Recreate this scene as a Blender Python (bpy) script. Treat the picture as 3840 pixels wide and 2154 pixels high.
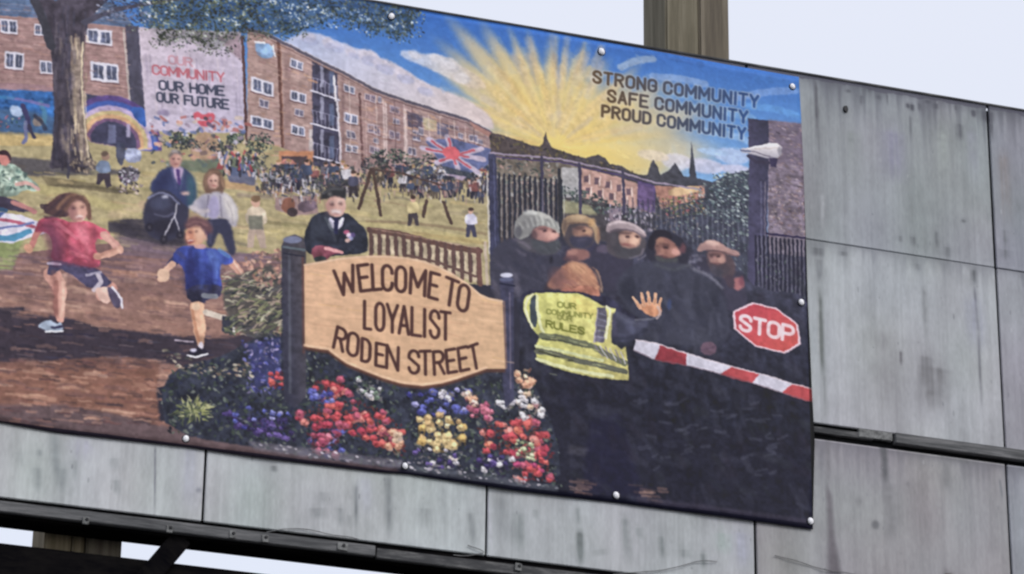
import bpy, bmesh, math, random
import numpy as np
from mathutils import Matrix, Vector
random.seed(11)
for o in list(bpy.data.objects): bpy.data.objects.remove(o)
SCN = bpy.context.scene
# ------------------------------------------------------------------ camera (telephoto, looking up at the hoarding)
BOARD_TOP = 8.73                                  # height of the hoarding's top edge above the road (m)
FL = 12588.17; CAMP = np.array([-2.74947, -12.49246, -7.12937])      # measured from the board's top edge
YAW, PITCH, ROLL = math.radians(17.95167), math.radians(24.04263), math.radians(0.72071)
def cam_axes():
    cy, sy, cp, sp = math.cos(YAW), math.sin(YAW), math.cos(PITCH), math.sin(PITCH)
    f = np.array([sy*cp, cy*cp, sp]); r = np.array([cy, -sy, 0.0]); u = np.cross(r, f)
    c, s = math.cos(ROLL), math.sin(ROLL)
    return c*r+s*u, -s*r+c*u, f
RX, UX, FX = cam_axes()
cam_d = bpy.data.cameras.new('camera'); cam = bpy.data.objects.new('camera', cam_d); SCN.collection.objects.link(cam)
cam.matrix_world = Matrix(((RX[0], UX[0], -FX[0], CAMP[0]), (RX[1], UX[1], -FX[1], CAMP[1]), (RX[2], UX[2], -FX[2], CAMP[2]+BOARD_TOP), (0, 0, 0, 1)))
cam_d.sensor_width = 36; cam_d.lens = FL/3840*36; cam_d.clip_end = 5000; cam_d.clip_start = .1
SCN.camera = cam
# ------------------------------------------------------------------ overcast daylight
world = bpy.data.worlds.new('World'); SCN.world = world; world.use_nodes = True
wn, wl = world.node_tree.nodes, world.node_tree.links
wn.clear()
sky = wn.new('ShaderNodeTexSky'); sky.sky_type = 'NISHITA'; sky.sun_disc = False
SUN_EL, SUN_AZ = math.radians(42), math.radians(150)   # azimuth measured clockwise from +Y: behind the camera, to its right
sky.sun_elevation = SUN_EL; sky.sun_rotation = SUN_AZ
sky.air_density = 1.0; sky.dust_density = 2.0
b1 = wn.new('ShaderNodeBackground'); b1.inputs[1].default_value = .05
b2 = wn.new('ShaderNodeBackground'); b2.inputs[0].default_value = (.82, .83, .90, 1); b2.inputs[1].default_value = .90
# cloud deck: even, a little brighter overhead as an overcast sky is
tc = wn.new('ShaderNodeTexCoord'); sx = wn.new('ShaderNodeSeparateXYZ'); ma = wn.new('ShaderNodeMath'); ma.operation = 'MULTIPLY_ADD'
wl.new(tc.outputs['Generated'], sx.inputs[0]); wl.new(sx.outputs[2], ma.inputs[0]); ma.inputs[1].default_value = .30; ma.inputs[2].default_value = .74
ma.use_clamp = False
wl.new(ma.outputs[0], b2.inputs[1])
ad = wn.new('ShaderNodeAddShader'); ow = wn.new('ShaderNodeOutputWorld')
wl.new(sky.outputs[0], b1.inputs[0]); wl.new(b1.outputs[0], ad.inputs[0]); wl.new(b2.outputs[0], ad.inputs[1]); wl.new(ad.outputs[0], ow.inputs[0])
sun_d = bpy.data.lights.new('sun', 'SUN'); sun = bpy.data.objects.new('sun', sun_d); SCN.collection.objects.link(sun)
sun_d.energy = 1.3; sun_d.angle = math.radians(24); sun_d.color = (1, .97, .92)
sd = Vector((math.sin(SUN_AZ)*math.cos(SUN_EL), math.cos(SUN_AZ)*math.cos(SUN_EL), math.sin(SUN_EL)))
sun.rotation_euler = sd.to_track_quat('Z', 'Y').to_euler(); sun.location = (0, -20, 30)
SCN.view_settings.view_transform = 'Standard'; SCN.view_settings.look = 'None'; SCN.view_settings.exposure = 0; SCN.view_settings.gamma = 1
SCN.view_settings.use_curve_mapping = False
SCN.cycles.filter_width = 2.3
FLUX = 1.0          # light reaching the board relative to a white surface seen at exposure 0

# ------------------------------------------------------------------ painter
# A small software painter: it lays the banner's printed picture down dab by dab
# on a canvas that is measured in metres across the banner (numpy only).
RNG = np.random.default_rng(7)
BX0, BX1, BZ0, BZ1 = -1.80, 2.668, -2.195, -0.012     # banner extent on the board (m)
PPM = 520
CW, CH = int((BX1-BX0)*PPM), int((BZ1-BZ0)*PPM)
def onplane(p, y=0.0):
    """survey: sight line of a point of the 3840x2154 photo -> (X, Z) on the plane Y=y"""
    p = np.atleast_2d(np.asarray(p, float))
    d = ((p[:, 0]-1920)/FL)[:, None]*RX - ((p[:, 1]-1077)/FL)[:, None]*UX + FX
    t = (y-CAMP[1])/d[:, 1]
    return np.stack([CAMP[0]+t*d[:, 0], CAMP[2]+t*d[:, 2]], 1)
OX, OY, SC = 0.0, 0.0, 1.4907
def D(): # overview coordinates (2576 wide)
    global OX, OY, SC
    OX, OY, SC = 0, 0, 1.4907
def K(ox, oy, s=0.3737): # detail sheet coordinates
    global OX, OY, SC
    OX, OY, SC = ox, oy, s
def tocan(pts):
    p = np.atleast_2d(np.asarray(pts, float))*SC+np.array([OX, OY])
    q = onplane(p)
    return np.stack([(q[:, 0]-BX0)*PPM, (BZ1-q[:, 1])*PPM], 1)
def unit(): return SC*PPM/845.0      # sheet unit -> canvas px
IMG = np.zeros((CH, CW, 3), np.float32)
def blur1(a, r):
    k = max(1, int(round(r)))
    for ax in (0, 1):
        p = np.pad(a, [(k, k) if i == ax else (0, 0) for i in range(a.ndim)], mode='edge')
        c = np.cumsum(p, ax, dtype=np.float64)
        n = a.shape[ax]; z = np.zeros_like(np.take(c, [0], ax)); c = np.concatenate([z, c], ax)
        a = ((np.take(c, range(2*k+1, 2*k+1+n), ax)-np.take(c, range(0, n), ax))/(2*k+1)).astype(np.float32)
    return a
def blur(a, r):
    if r < .35: return a
    if r < 1.2:
        w = min(.33, r*.27)
        for ax in (0, 1):
            b = np.concatenate([np.take(a, [0], ax), a, np.take(a, [-1], ax)], ax); n = a.shape[ax]
            a = np.take(b, range(1, n+1), ax)*(1-2*w)+w*(np.take(b, range(0, n), ax)+np.take(b, range(2, n+2), ax))
        return a
    return blur1(blur1(a, r*.6), r*.6)
def vnoise(h, w, sx, sy, rng=None):
    rng = rng or RNG
    gh, gw = int(h/sy)+3, int(w/sx)+3
    g = rng.random((gh, gw)).astype(np.float32)
    y = np.arange(h)/sy; x = np.arange(w)/sx
    yi, xi = y.astype(int), x.astype(int); fy, fx = (y-yi)[:, None], (x-xi)[None]
    fy, fx = fy*fy*(3-2*fy), fx*fx*(3-2*fx)
    return (g[yi][:, xi]*(1-fy)*(1-fx)+g[yi][:, xi+1]*(1-fy)*fx+g[yi+1][:, xi]*fy*(1-fx)+g[yi+1][:, xi+1]*fy*fx)
N1 = vnoise(CH, CW, 7, 7); N2 = vnoise(CH, CW, 19, 17); N3 = vnoise(CH, CW, 3.3, 3.1)
NS = vnoise(CH, CW, 22, 6)           # streaky sideways
NF = vnoise(CH, CW, 11, 24)*.6+vnoise(CH, CW, 22, 13)*.4   # folds of cloth
def col(c): return np.array(c, np.float32)/255.0
def chaikin(p, n, closed=True):
    for _ in range(n):
        q = np.roll(p, -1, 0) if closed else p[1:]
        b = p if closed else p[:-1]
        r = np.empty((2*len(b), 2)); r[0::2] = .75*b+.25*q; r[1::2] = .25*b+.75*q
        p = r if closed else np.vstack([p[:1], r, p[-1:]])
    return p
def polymask(P):
    x0, y0 = np.floor(P.min(0)).astype(int)-3; x1, y1 = np.ceil(P.max(0)).astype(int)+4
    x0, y0, x1, y1 = max(x0, 0), max(y0, 0), min(x1, CW), min(y1, CH)
    if x1 <= x0 or y1 <= y0: return None
    m = np.zeros((y1-y0, x1-x0), np.float32)
    ex, ey = P[:, 0], P[:, 1]; fx, fy = np.roll(ex, -1), np.roll(ey, -1)
    xs = np.arange(x0, x1)+.5
    for r in range(y1-y0):
        for o in (.25, .75):
            y = y0+r+o
            c = (ey <= y) != (fy <= y)
            if not c.any(): continue
            xc = np.sort(ex[c]+(y-ey[c])/(fy[c]-ey[c])*(fx[c]-ex[c]))
            for a, b in zip(xc[0::2], xc[1::2]):
                m[r] += .5*np.clip(np.minimum(xs+.5, b)-np.maximum(xs-.5, a), 0, 1)
    return x0, y0, m
def comp(x0, y0, m, c, j=.1, streak=0):
    h, w = m.shape; sl = (slice(y0, y0+h), slice(x0, x0+w))
    n = 1+j*((N1[sl]-.5)*1.0+(N2[sl]-.5)*.9+(N3[sl]-.5)*.3)*1.15+streak*(NS[sl]-.5)
    cc = c if c.ndim == 3 else c[None, None]
    IMG[sl] = IMG[sl]*(1-m[..., None])+np.clip(cc*n[..., None], 0, 1)*m[..., None]
def F(pts, c, a=1.0, soft=.7, j=.12, sm=0, c2=None, ax=None, streak=0, fold=None):
    """fill a polygon; c2/ax: a second colour along the axis ax=(p,q)"""
    P = tocan(pts)
    if sm: P = chaikin(P, sm)
    r = polymask(P)
    if r is None: return
    x0, y0, m = r
    m = blur(m, soft)*a; c = col(c)
    if c2 is not None:
        p, q = tocan(ax); d = q-p
        yy, xx = np.mgrid[y0:y0+m.shape[0], x0:x0+m.shape[1]]
        t = np.clip(((xx-p[0])*d[0]+(yy-p[1])*d[1])/(d@d), 0, 1)[..., None]
        c = c*(1-t)+col(c2)*t
    if fold is None: fold = .26 if (sm and soft < 1.1 and a > .85) else 0
    if fold:      # cloth and skin are modelled with a few folds, lighter on the upper right
        h, w = m.shape; c = np.broadcast_to(c, (h, w, 3)) if c.ndim == 1 else c
        yy, xx = np.mgrid[0:h, 0:w].astype(np.float32)
        q = (NF[y0:y0+h, x0:x0+w]-.5)*2*fold+.12*((xx/w-.5)*.8-(yy/h-.5)*1.2)
        c = np.clip(c*(1+q[..., None]), 0, 1)
    comp(x0, y0, m, c, j, streak)
def S(pts, w, c, a=1.0, soft=.6, j=.12, sm=0, taper=None):
    P = tocan(pts); u = unit()
    if sm: P = chaikin(P, sm, False)
    w = w*u/2; R = w+2
    x0, y0 = np.maximum(np.floor(P.min(0)-R).astype(int), 0); x1, y1 = np.ceil(P.max(0)+R).astype(int)
    x1, y1 = min(x1, CW), min(y1, CH)
    if x1 <= x0 or y1 <= y0: return
    yy, xx = np.mgrid[y0:y1, x0:x1].astype(np.float32)+.5
    m = np.zeros(xx.shape, np.float32); n = len(P)-1
    for i in range(n):
        p, d = P[i], P[i+1]-P[i]; L = max(d@d, 1e-6)
        t = np.clip(((xx-p[0])*d[0]+(yy-p[1])*d[1])/L, 0, 1)
        dist = np.hypot(xx-p[0]-t*d[0], yy-p[1]-t*d[1])
        ww = w if taper is None else w*(1+(taper-1)*(i+t)/n)
        m = np.maximum(m, np.clip((ww-dist)/max(soft, .3)+.5, 0, 1))
    comp(x0, y0, m*a, col(c), j)
def ell(cx, cy, rx, ry, rot=0, n=24):
    t = np.linspace(0, 2*math.pi, n, endpoint=False); r = math.radians(rot)
    x, y = rx*np.cos(t), ry*np.sin(t)
    return np.stack([cx+x*math.cos(r)-y*math.sin(r), cy+x*math.sin(r)+y*math.cos(r)], 1)
def O(cx, cy, rx, ry, c, rot=0, **k): F(ell(cx, cy, rx, ry, rot), c, **k)
def B(x0, y0, x1, y1, c, **k): F([(x0, y0), (x1, y0), (x1, y1), (x0, y1)], c, **k)
def inpoly(x, y, P):
    ex, ey = P[:, 0], P[:, 1]; fx, fy = np.roll(ex, -1), np.roll(ey, -1)
    c = ((ey <= y) != (fy <= y))
    return (np.sum(c & (x < ex+(y-ey)/np.where(fy == ey, 1e-9, fy-ey)*(fx-ex))) % 2) == 1
def dab(cx, cy, rx, ry, rot, c, a):
    R = int(max(rx, ry)+2); x, y = int(cx), int(cy)
    x0, y0, x1, y1 = max(x-R, 0), max(y-R, 0), min(x+R+1, CW), min(y+R+1, CH)
    if x1 <= x0 or y1 <= y0: return
    dx = np.arange(x0, x1, dtype=np.float32)[None]+.5-cx; dy = np.arange(y0, y1, dtype=np.float32)[:, None]+.5-cy
    cs, sn = math.cos(rot), math.sin(rot)
    q = ((dx*cs+dy*sn)/rx)**2+((dy*cs-dx*sn)/ry)**2
    m = np.clip(1.5-q*1.25, 0, 1)[..., None]*a
    v = IMG[y0:y1, x0:x1]
    v += (c-v)*m
def DABS(pts, n, cols, s=(2, 5), rot=None, asp=.55, a=.85, jit=.12, dens=None):
    """scatter n dabs of the given colours through a polygon (sizes in sheet units)"""
    P = tocan(pts); u = unit(); lo, hi = P.min(0), P.max(0); k = 0; tries = 0
    cs = [col(c) for c in cols]
    while k < n and tries < n*8:
        tries += 1
        x, y = RNG.uniform(lo[0], hi[0]), RNG.uniform(lo[1], hi[1])
        if not inpoly(x, y, P): continue
        if dens is not None and RNG.random() > dens(x, y): continue
        k += 1
        r = RNG.uniform(*s)*u
        c = np.clip(cs[RNG.integers(len(cs))]*(1+jit*RNG.normal()), 0, 1)
        th = RNG.uniform(0, math.pi) if rot is None else math.radians(rot+RNG.normal()*14)
        dab(x, y, r, max(r*asp, .6), th, c, a)
def restroke(n, s=(2.0, 4.5), amp=.09, ang=lambda x, y: .12, region=None):
    """oil-paint surface: short strokes that pick up and vary the colour under them"""
    src = blur(IMG.copy(), 1.0)
    for _ in range(n):
        x, y = RNG.uniform(0, CW-1), RNG.uniform(0, CH-1)
        c = src[int(y), int(x)]*(1+amp*RNG.normal())+RNG.normal(size=3)*amp*.12
        r = RNG.uniform(*s)
        dab(x, y, r, r*.42, ang(x, y)+RNG.normal()*.5, np.clip(c, 0, 1).astype(np.float32), .6)

# ---- stroke letters on a unit box (x 0..1, y 0 at the baseline, 1 at cap height)
def arc(cx, cy, rx, ry, a0, a1, n=9):
    return [(cx+rx*math.cos(math.radians(a0+(a1-a0)*i/n)), cy+ry*math.sin(math.radians(a0+(a1-a0)*i/n))) for i in range(n+1)]
def rbox(): return arc(.5, .74, .5, .26, 180, 0)+arc(.5, .26, .5, .26, 0, -180)+[(0, .74)]
GL = {
 'W': [[(0, 1), (.25, 0), (.5, .8), (.75, 0), (1, 1)]], 'E': [[(1, 1), (0, 1), (0, 0), (1, 0)], [(0, .52), (.8, .52)]],
 'L': [[(0, 1), (0, 0), (1, 0)]], 'C': [[(1, .7)]+arc(.5, .74, .5, .26, 0, 180)+arc(.5, .26, .5, .26, 180, 360)+[(1, .3)]],
 'O': [rbox()], 'M': [[(0, 0), (0, 1), (.5, .3), (1, 1), (1, 0)]], 'T': [[(0, 1), (1, 1)], [(.5, 1), (.5, 0)]],
 'Y': [[(0, 1), (.5, .45), (1, 1)], [(.5, .45), (.5, 0)]], 'A': [[(0, 0), (.5, 1), (1, 0)], [(.2, .3), (.8, .3)]],
 'I': [[(.5, 0), (.5, 1)]],
 'S': [[(.98, .74)]+arc(.5, .76, .48, .24, 10, 180)+[(.03, .68), (.95, .34)]+arc(.5, .24, .48, .24, 0, -180)],
 'R': [[(0, 0), (0, 1), (.5, 1)]+arc(.5, .755, .5, .245, 90, -90)+[(0, .51)], [(.5, .51), (1, 0)]],
 'D': [[(0, 0), (0, 1), (.4, 1)]+arc(.4, .7, .6, .3, 90, 0)+arc(.4, .3, .6, .3, 0, -90)+[(0, 0)]],
 'N': [[(0, 0), (0, 1), (1, 0), (1, 1)]], 'G': [[(1, .7)]+arc(.5, .74, .5, .26, 0, 180)+arc(.5, .26, .5, .26, 180, 360)+[(1, .48), (.55, .48)]],
 'U': [[(0, 1), (0, .26)]+arc(.5, .26, .5, .26, 180, 360)+[(1, 1)]], 'F': [[(1, 1), (0, 1), (0, 0)], [(0, .52), (.8, .52)]],
 'P': [[(0, 0), (0, 1), (.5, 1)]+arc(.5, .72, .5, .28, 90, -90)+[(0, .44)]], 'H': [[(0, 0), (0, 1)], [(1, 0), (1, 1)], [(0, .5), (1, .5)]],
}
def letter(ch, bl, br, up, w, c, a=.95, soft=.9):
    bl, br, up = map(lambda q: np.array(q, float), (bl, br, up))
    for st in GL[ch]:
        S([tuple(bl+(br-bl)*x+up*y) for x, y in st], w, c, a=a, soft=soft, j=.1)
def line(txt, p0, p1, up0, w, c, up1=None, gap=.3, wide={'M': 1.25, 'W': 1.3, 'I': .25}, c2=None, **k):
    """a straight line of lettering from p0 to p1"""
    p0, p1, up0 = map(lambda q: np.array(q, float), (p0, p1, up0)); up1 = up0 if up1 is None else np.array(up1, float)
    ws = [wide.get(' ', .55) if ch == ' ' else wide.get(ch, 1) for ch in txt]; tot = sum(ws)+gap*(len(txt)-1); x = 0
    for ch, q in zip(txt, ws):
        if ch != ' ':
            a, b = x/tot, (x+q)/tot
            cc = c if c2 is None else tuple(np.array(c)*(1-a)+np.array(c2)*a)
            letter(ch, p0+(p1-p0)*a, p0+(p1-p0)*b, up0+(up1-up0)*a, w, cc, **k)
        x += q+gap

def face(cx, cy, rx, ry, skin, rot=0, look=0, hair=None, beard=None, shade=.72, det=1):
    """a small painted face; look -1..1 turns it"""
    sk = np.array(skin, float)
    O(cx, cy, rx, ry, skin, rot, j=.1)
    O(cx-rx*.45*(1 if look >= 0 else -1), cy+ry*.1, rx*.5, ry*.85, tuple(sk*shade), rot, a=.65, soft=1.5)
    O(cx+look*rx*.25+rx*.12, cy-ry*.42, rx*.5, ry*.25, tuple(np.minimum(sk*1.12, 255)), rot, a=.6, soft=1.2)
    if det:
        for s in (-1, 1):
            O(cx+look*rx*.3+s*rx*.36, cy-ry*.06, rx*.2, ry*.1, (70, 54, 58), rot, a=.62, soft=1)
            O(cx+look*rx*.3+s*rx*.36, cy-ry*.24, rx*.26, ry*.06, (88, 66, 62), rot, a=.5, soft=1)
        O(cx+look*rx*.42, cy+ry*.16, rx*.13, ry*.24, tuple(np.minimum(sk*1.1, 255)), rot, a=.7)
        O(cx+look*rx*.38, cy+ry*.36, rx*.2, ry*.06, tuple(sk*.6), rot, a=.7)
        O(cx+look*rx*.32, cy+ry*.55, rx*.34, ry*.09, tuple(sk*np.array([.72, .5, .52])), rot, a=.85)
    if beard is not None:
        F([(cx-rx*.95, cy+ry*.1), (cx-rx*.6, cy+ry*.45), (cx+rx*.2+look*rx*.2, cy+ry*.36), (cx+rx*.75, cy+ry*.4), (cx+rx*.98, cy+ry*.1),
           (cx+rx*.85, cy+ry*.9), (cx+rx*.1, cy+ry*1.35), (cx-rx*.75, cy+ry*.95)], beard, sm=2, a=.95, soft=1)
        O(cx+look*rx*.32, cy+ry*.58, rx*.28, ry*.07, tuple(sk*np.array([.6, .42, .42])), rot, a=.7)

def crowd(pts, n, h=(14, 24), tops=((62, 66, 88), (150, 148, 160), (95, 90, 100), (132, 84, 82), (70, 80, 104), (74, 72, 86), (190, 185, 190), (110, 95, 80)), legs=((50, 50, 66), (70, 66, 74), (88, 78, 70))):
    P = np.array(pts, float); lo, hi = P.min(0), P.max(0); out = []
    while len(out) < n:
        x, y = RNG.uniform(lo[0], hi[0]), RNG.uniform(lo[1], hi[1])
        if inpoly(x, y, P): out.append((y, x))
    for y, x in sorted(out):
        H = RNG.uniform(*h); t = tops[RNG.integers(len(tops))]; l = legs[RNG.integers(len(legs))]
        w = H*.2; ln = RNG.uniform(-.1, .1)*H
        F([(x-w*.8, y-H*.5), (x+w*.8, y-H*.5), (x+w*.8, y), (x+w*.15, y), (x, y-H*.3), (x-w*.3, y), (x-w*.9, y)], l, j=.2)
        F([(x-w+ln, y-H*.82), (x+w+ln, y-H*.82), (x+w*1.35, y-H*.5), (x+w*.8, y-H*.42), (x-w*.8, y-H*.42), (x-w*1.35, y-H*.55)], t, j=.2)
        O(x+ln, y-H*.91, H*.085, H*.1, (196, 150, 132), j=.1)
        O(x+ln, y-H*.96, H*.09, H*.06, ((70, 55, 50), (150, 120, 85), (55, 50, 55))[RNG.integers(3)], j=.1)

def roughen(a1=.9, a2=1.1):
    """hand-painted edges: let every contour wander a little, then lift the local contrast"""
    yy, xx = np.mgrid[0:CH, 0:CW].astype(np.float32)
    dx = (vnoise(CH, CW, 5, 5)-.5)*2*a1+(vnoise(CH, CW, 15, 13)-.5)*2*a2; dy = (vnoise(CH, CW, 5, 5)-.5)*2*a1+(vnoise(CH, CW, 13, 15)-.5)*2*a2
    x, y = np.clip(xx+dx, 0, CW-1.01), np.clip(yy+dy, 0, CH-1.01); xi, yi = x.astype(int), y.astype(int); fx, fy = (x-xi)[..., None], (y-yi)[..., None]
    I = IMG.copy()
    IMG[:] = (I[yi, xi]*(1-fx)+I[yi, xi+1]*fx)*(1-fy)+(I[yi+1, xi]*(1-fx)+I[yi+1, xi+1]*fx)*fy
    src = IMG.copy(); restroke(20000, (2.2, 5.5), .10, lambda x, y: .2)
    IMG[:] = src*.7+IMG*.3
    IMG[:] = np.clip(IMG+.30*(IMG-blur(IMG, 5)), .04, .95)
    m = np.clip(IMG, 0, 1); IMG[:] = m*.80+(m*m*(3-2*m))*.20      # ink contrast
    g = IMG.mean(2, keepdims=True); IMG[:] = g+(IMG-g)*.82
    IMG[:] = IMG*1.0+np.array([.012, .010, .014], np.float32)

def paint():
    D(); IMG[:] = col((50, 50, 64))
    # ---------------- sky, sunburst and clouds
    F([(-420, -300), (2080, -60), (2080, 700), (-420, 700)], (44, 98, 182), c2=(124, 170, 218), ax=((1200, 40), (1210, 420)), j=.05)
    cx, cy = tocan([(1395, 372)])[0]
    yy, xx = np.mgrid[0:CH, 0:CW].astype(np.float32); dx, dy = xx-cx, yy-cy
    rr = np.hypot(dx, dy*1.12)/unit(); th = np.arctan2(-dy, dx)
    def anoise(n, seed):
        g = np.random.default_rng(seed).random(n+1); q = (th+math.pi)/(2*math.pi)*n; a = q.astype(int) % n; f = q-np.floor(q); f = f*f*(3-2*f)
        return (g[a]*(1-f)+g[(a+1) % n]*f).astype(np.float32)
    dg = np.degrees(th)
    reach = np.interp(dg, [-180, -20, 0, 12, 25, 45, 60, 90, 115, 130, 150, 168, 180], [210, 370, 410, 420, 400, 345, 295, 272, 308, 378, 340, 245, 215])
    a1, a2, a3 = anoise(38, 3), anoise(90, 5), anoise(24, 9)
    a1 = np.zeros_like(rr)
    for an, wd, st in ((160, 5, .6), (150, 4.5, .8), (141, 3.6, .75), (132, 4.2, 1), (122, 4, .9), (112, 3.6, 1), (103, 3.4, .85), (94, 3.6, 1), (85, 3.2, .8), (75, 5, 1), (63, 4, .7), (50, 4, .75), (36, 5, .7), (22, 6, .8), (8, 6, .8)):
        a1 = np.maximum(a1, st*np.exp(-((dg-an-3*(a3-.5))/wd)**2))
    reach = reach*(.70+.34*a1+.07*a2+.05*a3)
    m = np.clip((reach-rr)/(125+50*a3)+.5, 0, 1); m = m*m*(3-2*m)
    m *= np.clip(1-(rr/460)**2*.5, 0, 1)*(.88+.12*a2)*np.clip(1.06-(N2-.5)*.3, 0, 1)
    m = np.clip(m, 0, 1)[..., None]
    wl = np.clip((rr-120)/240, 0, 1)[..., None]
    cg = col((242, 204, 104))*(1-wl)+col((230, 192, 120))*wl
    cg = cg*(1+.10*(a1[..., None]-.5)+.05*(N2[..., None]-.5))
    IMG[:] = IMG*(1-m*.93)+cg*m*.93
    hot = np.clip(1-np.hypot(dx*.7-60, dy*1.5-20)/unit()/150, 0, 1)[..., None]
    IMG[:] = IMG*(1-hot*.55)+col((244, 206, 104))*hot*.55
    for _ in range(200):
        t = math.radians(RNG.uniform(8, 172)); r0 = RNG.uniform(30, 210); L = RNG.uniform(30, 90)
        x, y = 1395+r0*math.cos(t), 372-r0*math.sin(t)
        c = ((224, 190, 120), (214, 186, 130), (206, 168, 120), (222, 182, 96), (204, 176, 140), (226, 200, 130), (186, 170, 160))[RNG.integers(7)]
        S([(x, y), (x+L*math.cos(t), y-L*math.sin(t))], RNG.uniform(8, 22), c, a=RNG.uniform(.12, .34), soft=8)
    # cloud bank following the roof line, second bank towards the burst
    cl = [(700, 112), (735, 96), (775, 86), (800, 88), (822, 96), (842, 112), (868, 112), (890, 124), (905, 128), (938, 132), (952, 150), (990, 160), (1015, 178), (1042, 196), (1072, 214), (1130, 236), (1190, 262), (1240, 300), (1240, 340), (1000, 262), (860, 190)]
    F(cl, (172, 180, 210), sm=2, soft=4, c2=(204, 186, 182), ax=((760, 120), (1180, 300)), j=.08)
    for x, y, r in ((770, 96, 22), (830, 112, 24), (925, 144, 28), (960, 165, 26), (1010, 190, 24), (1060, 222, 22), (880, 136, 16)):
        O(x, y, r, r*.6, (206, 194, 204), 18, a=.55, soft=3)
        O(x+8, y+r*.5, r, r*.45, (150, 156, 192), 18, a=.5, soft=4)
    cl2 = [(1000, 132), (1032, 128), (1052, 140), (1092, 136), (1110, 144), (1140, 150), (1160, 172), (1200, 190), (1230, 230), (1180, 226), (1120, 196), (1060, 168), (1010, 148)]
    F(cl2, (184, 190, 210), sm=2, soft=4, a=.85, c2=(214, 190, 160), ax=((1030, 140), (1210, 220)))
    for x, y, r in ((1042, 140, 18), (1098, 150, 20), (1128, 172, 24), (1160, 200, 22)): O(x, y, r, r*.6, (206, 200, 202), 18, a=.6, soft=3)
    for x0, y0, x1, y1, c in ((1640, 196, 1770, 214, (150, 170, 205)), (1560, 172, 1640, 150, (180, 186, 190)), (1700, 270, 1890, 300, (120, 166, 212)), (1760, 330, 1890, 360, (150, 184, 222)), (1840, 250, 2000, 230, (130, 160, 215)), (1880, 270, 2000, 292, (92, 150, 214)), (1600, 130, 1760, 165, (46, 92, 160)), (1900, 200, 2010, 222, (62, 116, 190)), (1660, 240, 1800, 262, (110, 150, 190))):
        S([(x0, y0), ((x0+x1)/2, (y0+y1)/2-6), (x1, y1)], 20, c, a=.55, soft=5, sm=1)
    for x, y, rx, ry, c in ((1770, 420, 50, 18, (196, 192, 212)), (1840, 395, 46, 20, (172, 188, 222)), (1700, 410, 40, 20, (200, 196, 206)), (1850, 430, 40, 14, (196, 190, 212)), (1640, 395, 40, 14, (214, 196, 170)), (1790, 385, 40, 8, (160, 190, 228))):
        O(x, y, rx, ry, c, 8, a=.8, soft=4)
    restroke(5000, (5, 11), .03, lambda x, y: math.atan2(y-cy, x-cx) if math.hypot(x-cx, y-cy) < 330 else .3)
    # ---------------- grass, path and deep shade bands (left half)
    F([(-420, 330), (620, 330), (870, 420), (1236, 400), (1236, 720), (700, 700), (560, 640), (300, 640), (-420, 720)], (168, 154, 114), streak=.1, j=.12)
    F([(-420, 300), (140, 330), (140, 372), (-420, 360)], (190, 164, 110), streak=.2)
    F([(-420, 400), (40, 398), (240, 420), (330, 442), (100, 446), (-420, 440)], (74, 72, 84), a=.8, soft=3)
    F([(100, 446), (270, 470), (350, 486), (300, 492), (120, 470)], (96, 86, 66), a=.6, soft=2)
    F([(-420, 640), (40, 640), (330, 610), (560, 640), (705, 640), (705, 940), (-420, 1080)], (126, 96, 92), streak=.08, c2=(154, 116, 102), ax=((200, 650), (200, 830)))
    F([(300, 600), (430, 606), (560, 632), (700, 650), (600, 664), (420, 644), (290, 628)], (122, 104, 118), a=.8, soft=2, streak=.2)
    F([(270, 560), (380, 552), (470, 590), (470, 625), (360, 610), (270, 590)], (66, 62, 74), a=.85, soft=2)
    F([(-420, 560), (60, 600), (30, 680), (-420, 720)], (140, 150, 98), soft=3)
    F([(-420, 790), (40, 772), (100, 790), (160, 800), (240, 826), (400, 846), (560, 860), (650, 830), (700, 840), (700, 980), (560, 960), (420, 912), (290, 900), (160, 912), (-420, 930)], (54, 52, 68), sm=1, soft=3, streak=.08)
    F([(-420, 925), (130, 910), (300, 898), (400, 918), (392, 990), (400, 1060), (520, 1100), (700, 1150), (-420, 1110)], (134, 94, 80), soft=4, streak=.1)
    F([(-420, 1020), (160, 1020), (300, 1046), (480, 1090), (700, 1130), (1000, 1180), (1000, 1220), (-420, 1080)], (98, 82, 86), soft=6, streak=.1, a=.9)
    F([(-420, 800), (40, 782), (160, 806), (400, 850), (640, 840), (640, 930), (-420, 925)], (84, 64, 66), a=.35, soft=10)
    for _ in range(120):
        x, y = RNG.uniform(-350, 640), RNG.uniform(796, 935); L = RNG.uniform(14, 60)
        S([(x, y), (x+L*.5, y+RNG.uniform(-3, 3)), (x+L, y+L*.1)], RNG.uniform(3, 10), ((146, 108, 98), (118, 88, 86), (96, 74, 78), (60, 54, 66), (44, 42, 56), (168, 128, 112))[RNG.integers(6)], a=RNG.uniform(.2, .5), soft=3)
    for _ in range(110):
        x, y = RNG.uniform(-350, 600), RNG.uniform(660, 800); L = RNG.uniform(20, 80)
        S([(x, y), (x+L, y+L*.12)], RNG.uniform(4, 12), ((110, 84, 84), (126, 98, 98), (166, 128, 116), (92, 72, 78))[RNG.integers(4)], a=RNG.uniform(.15, .4), soft=4)
    for _ in range(330):
        x, y = RNG.uniform(-350, 420), RNG.uniform(905, 1075); L = RNG.uniform(10, 46)
        S([(x, y), (x+L*.5, y+RNG.uniform(-2, 3)), (x+L, y+L*.1)], RNG.uniform(2, 7), ((186, 138, 116), (130, 86, 80), (96, 68, 70), (204, 160, 134), (158, 104, 86), (70, 56, 62), (58, 50, 58))[RNG.integers(7)], a=.42, soft=3)
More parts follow.
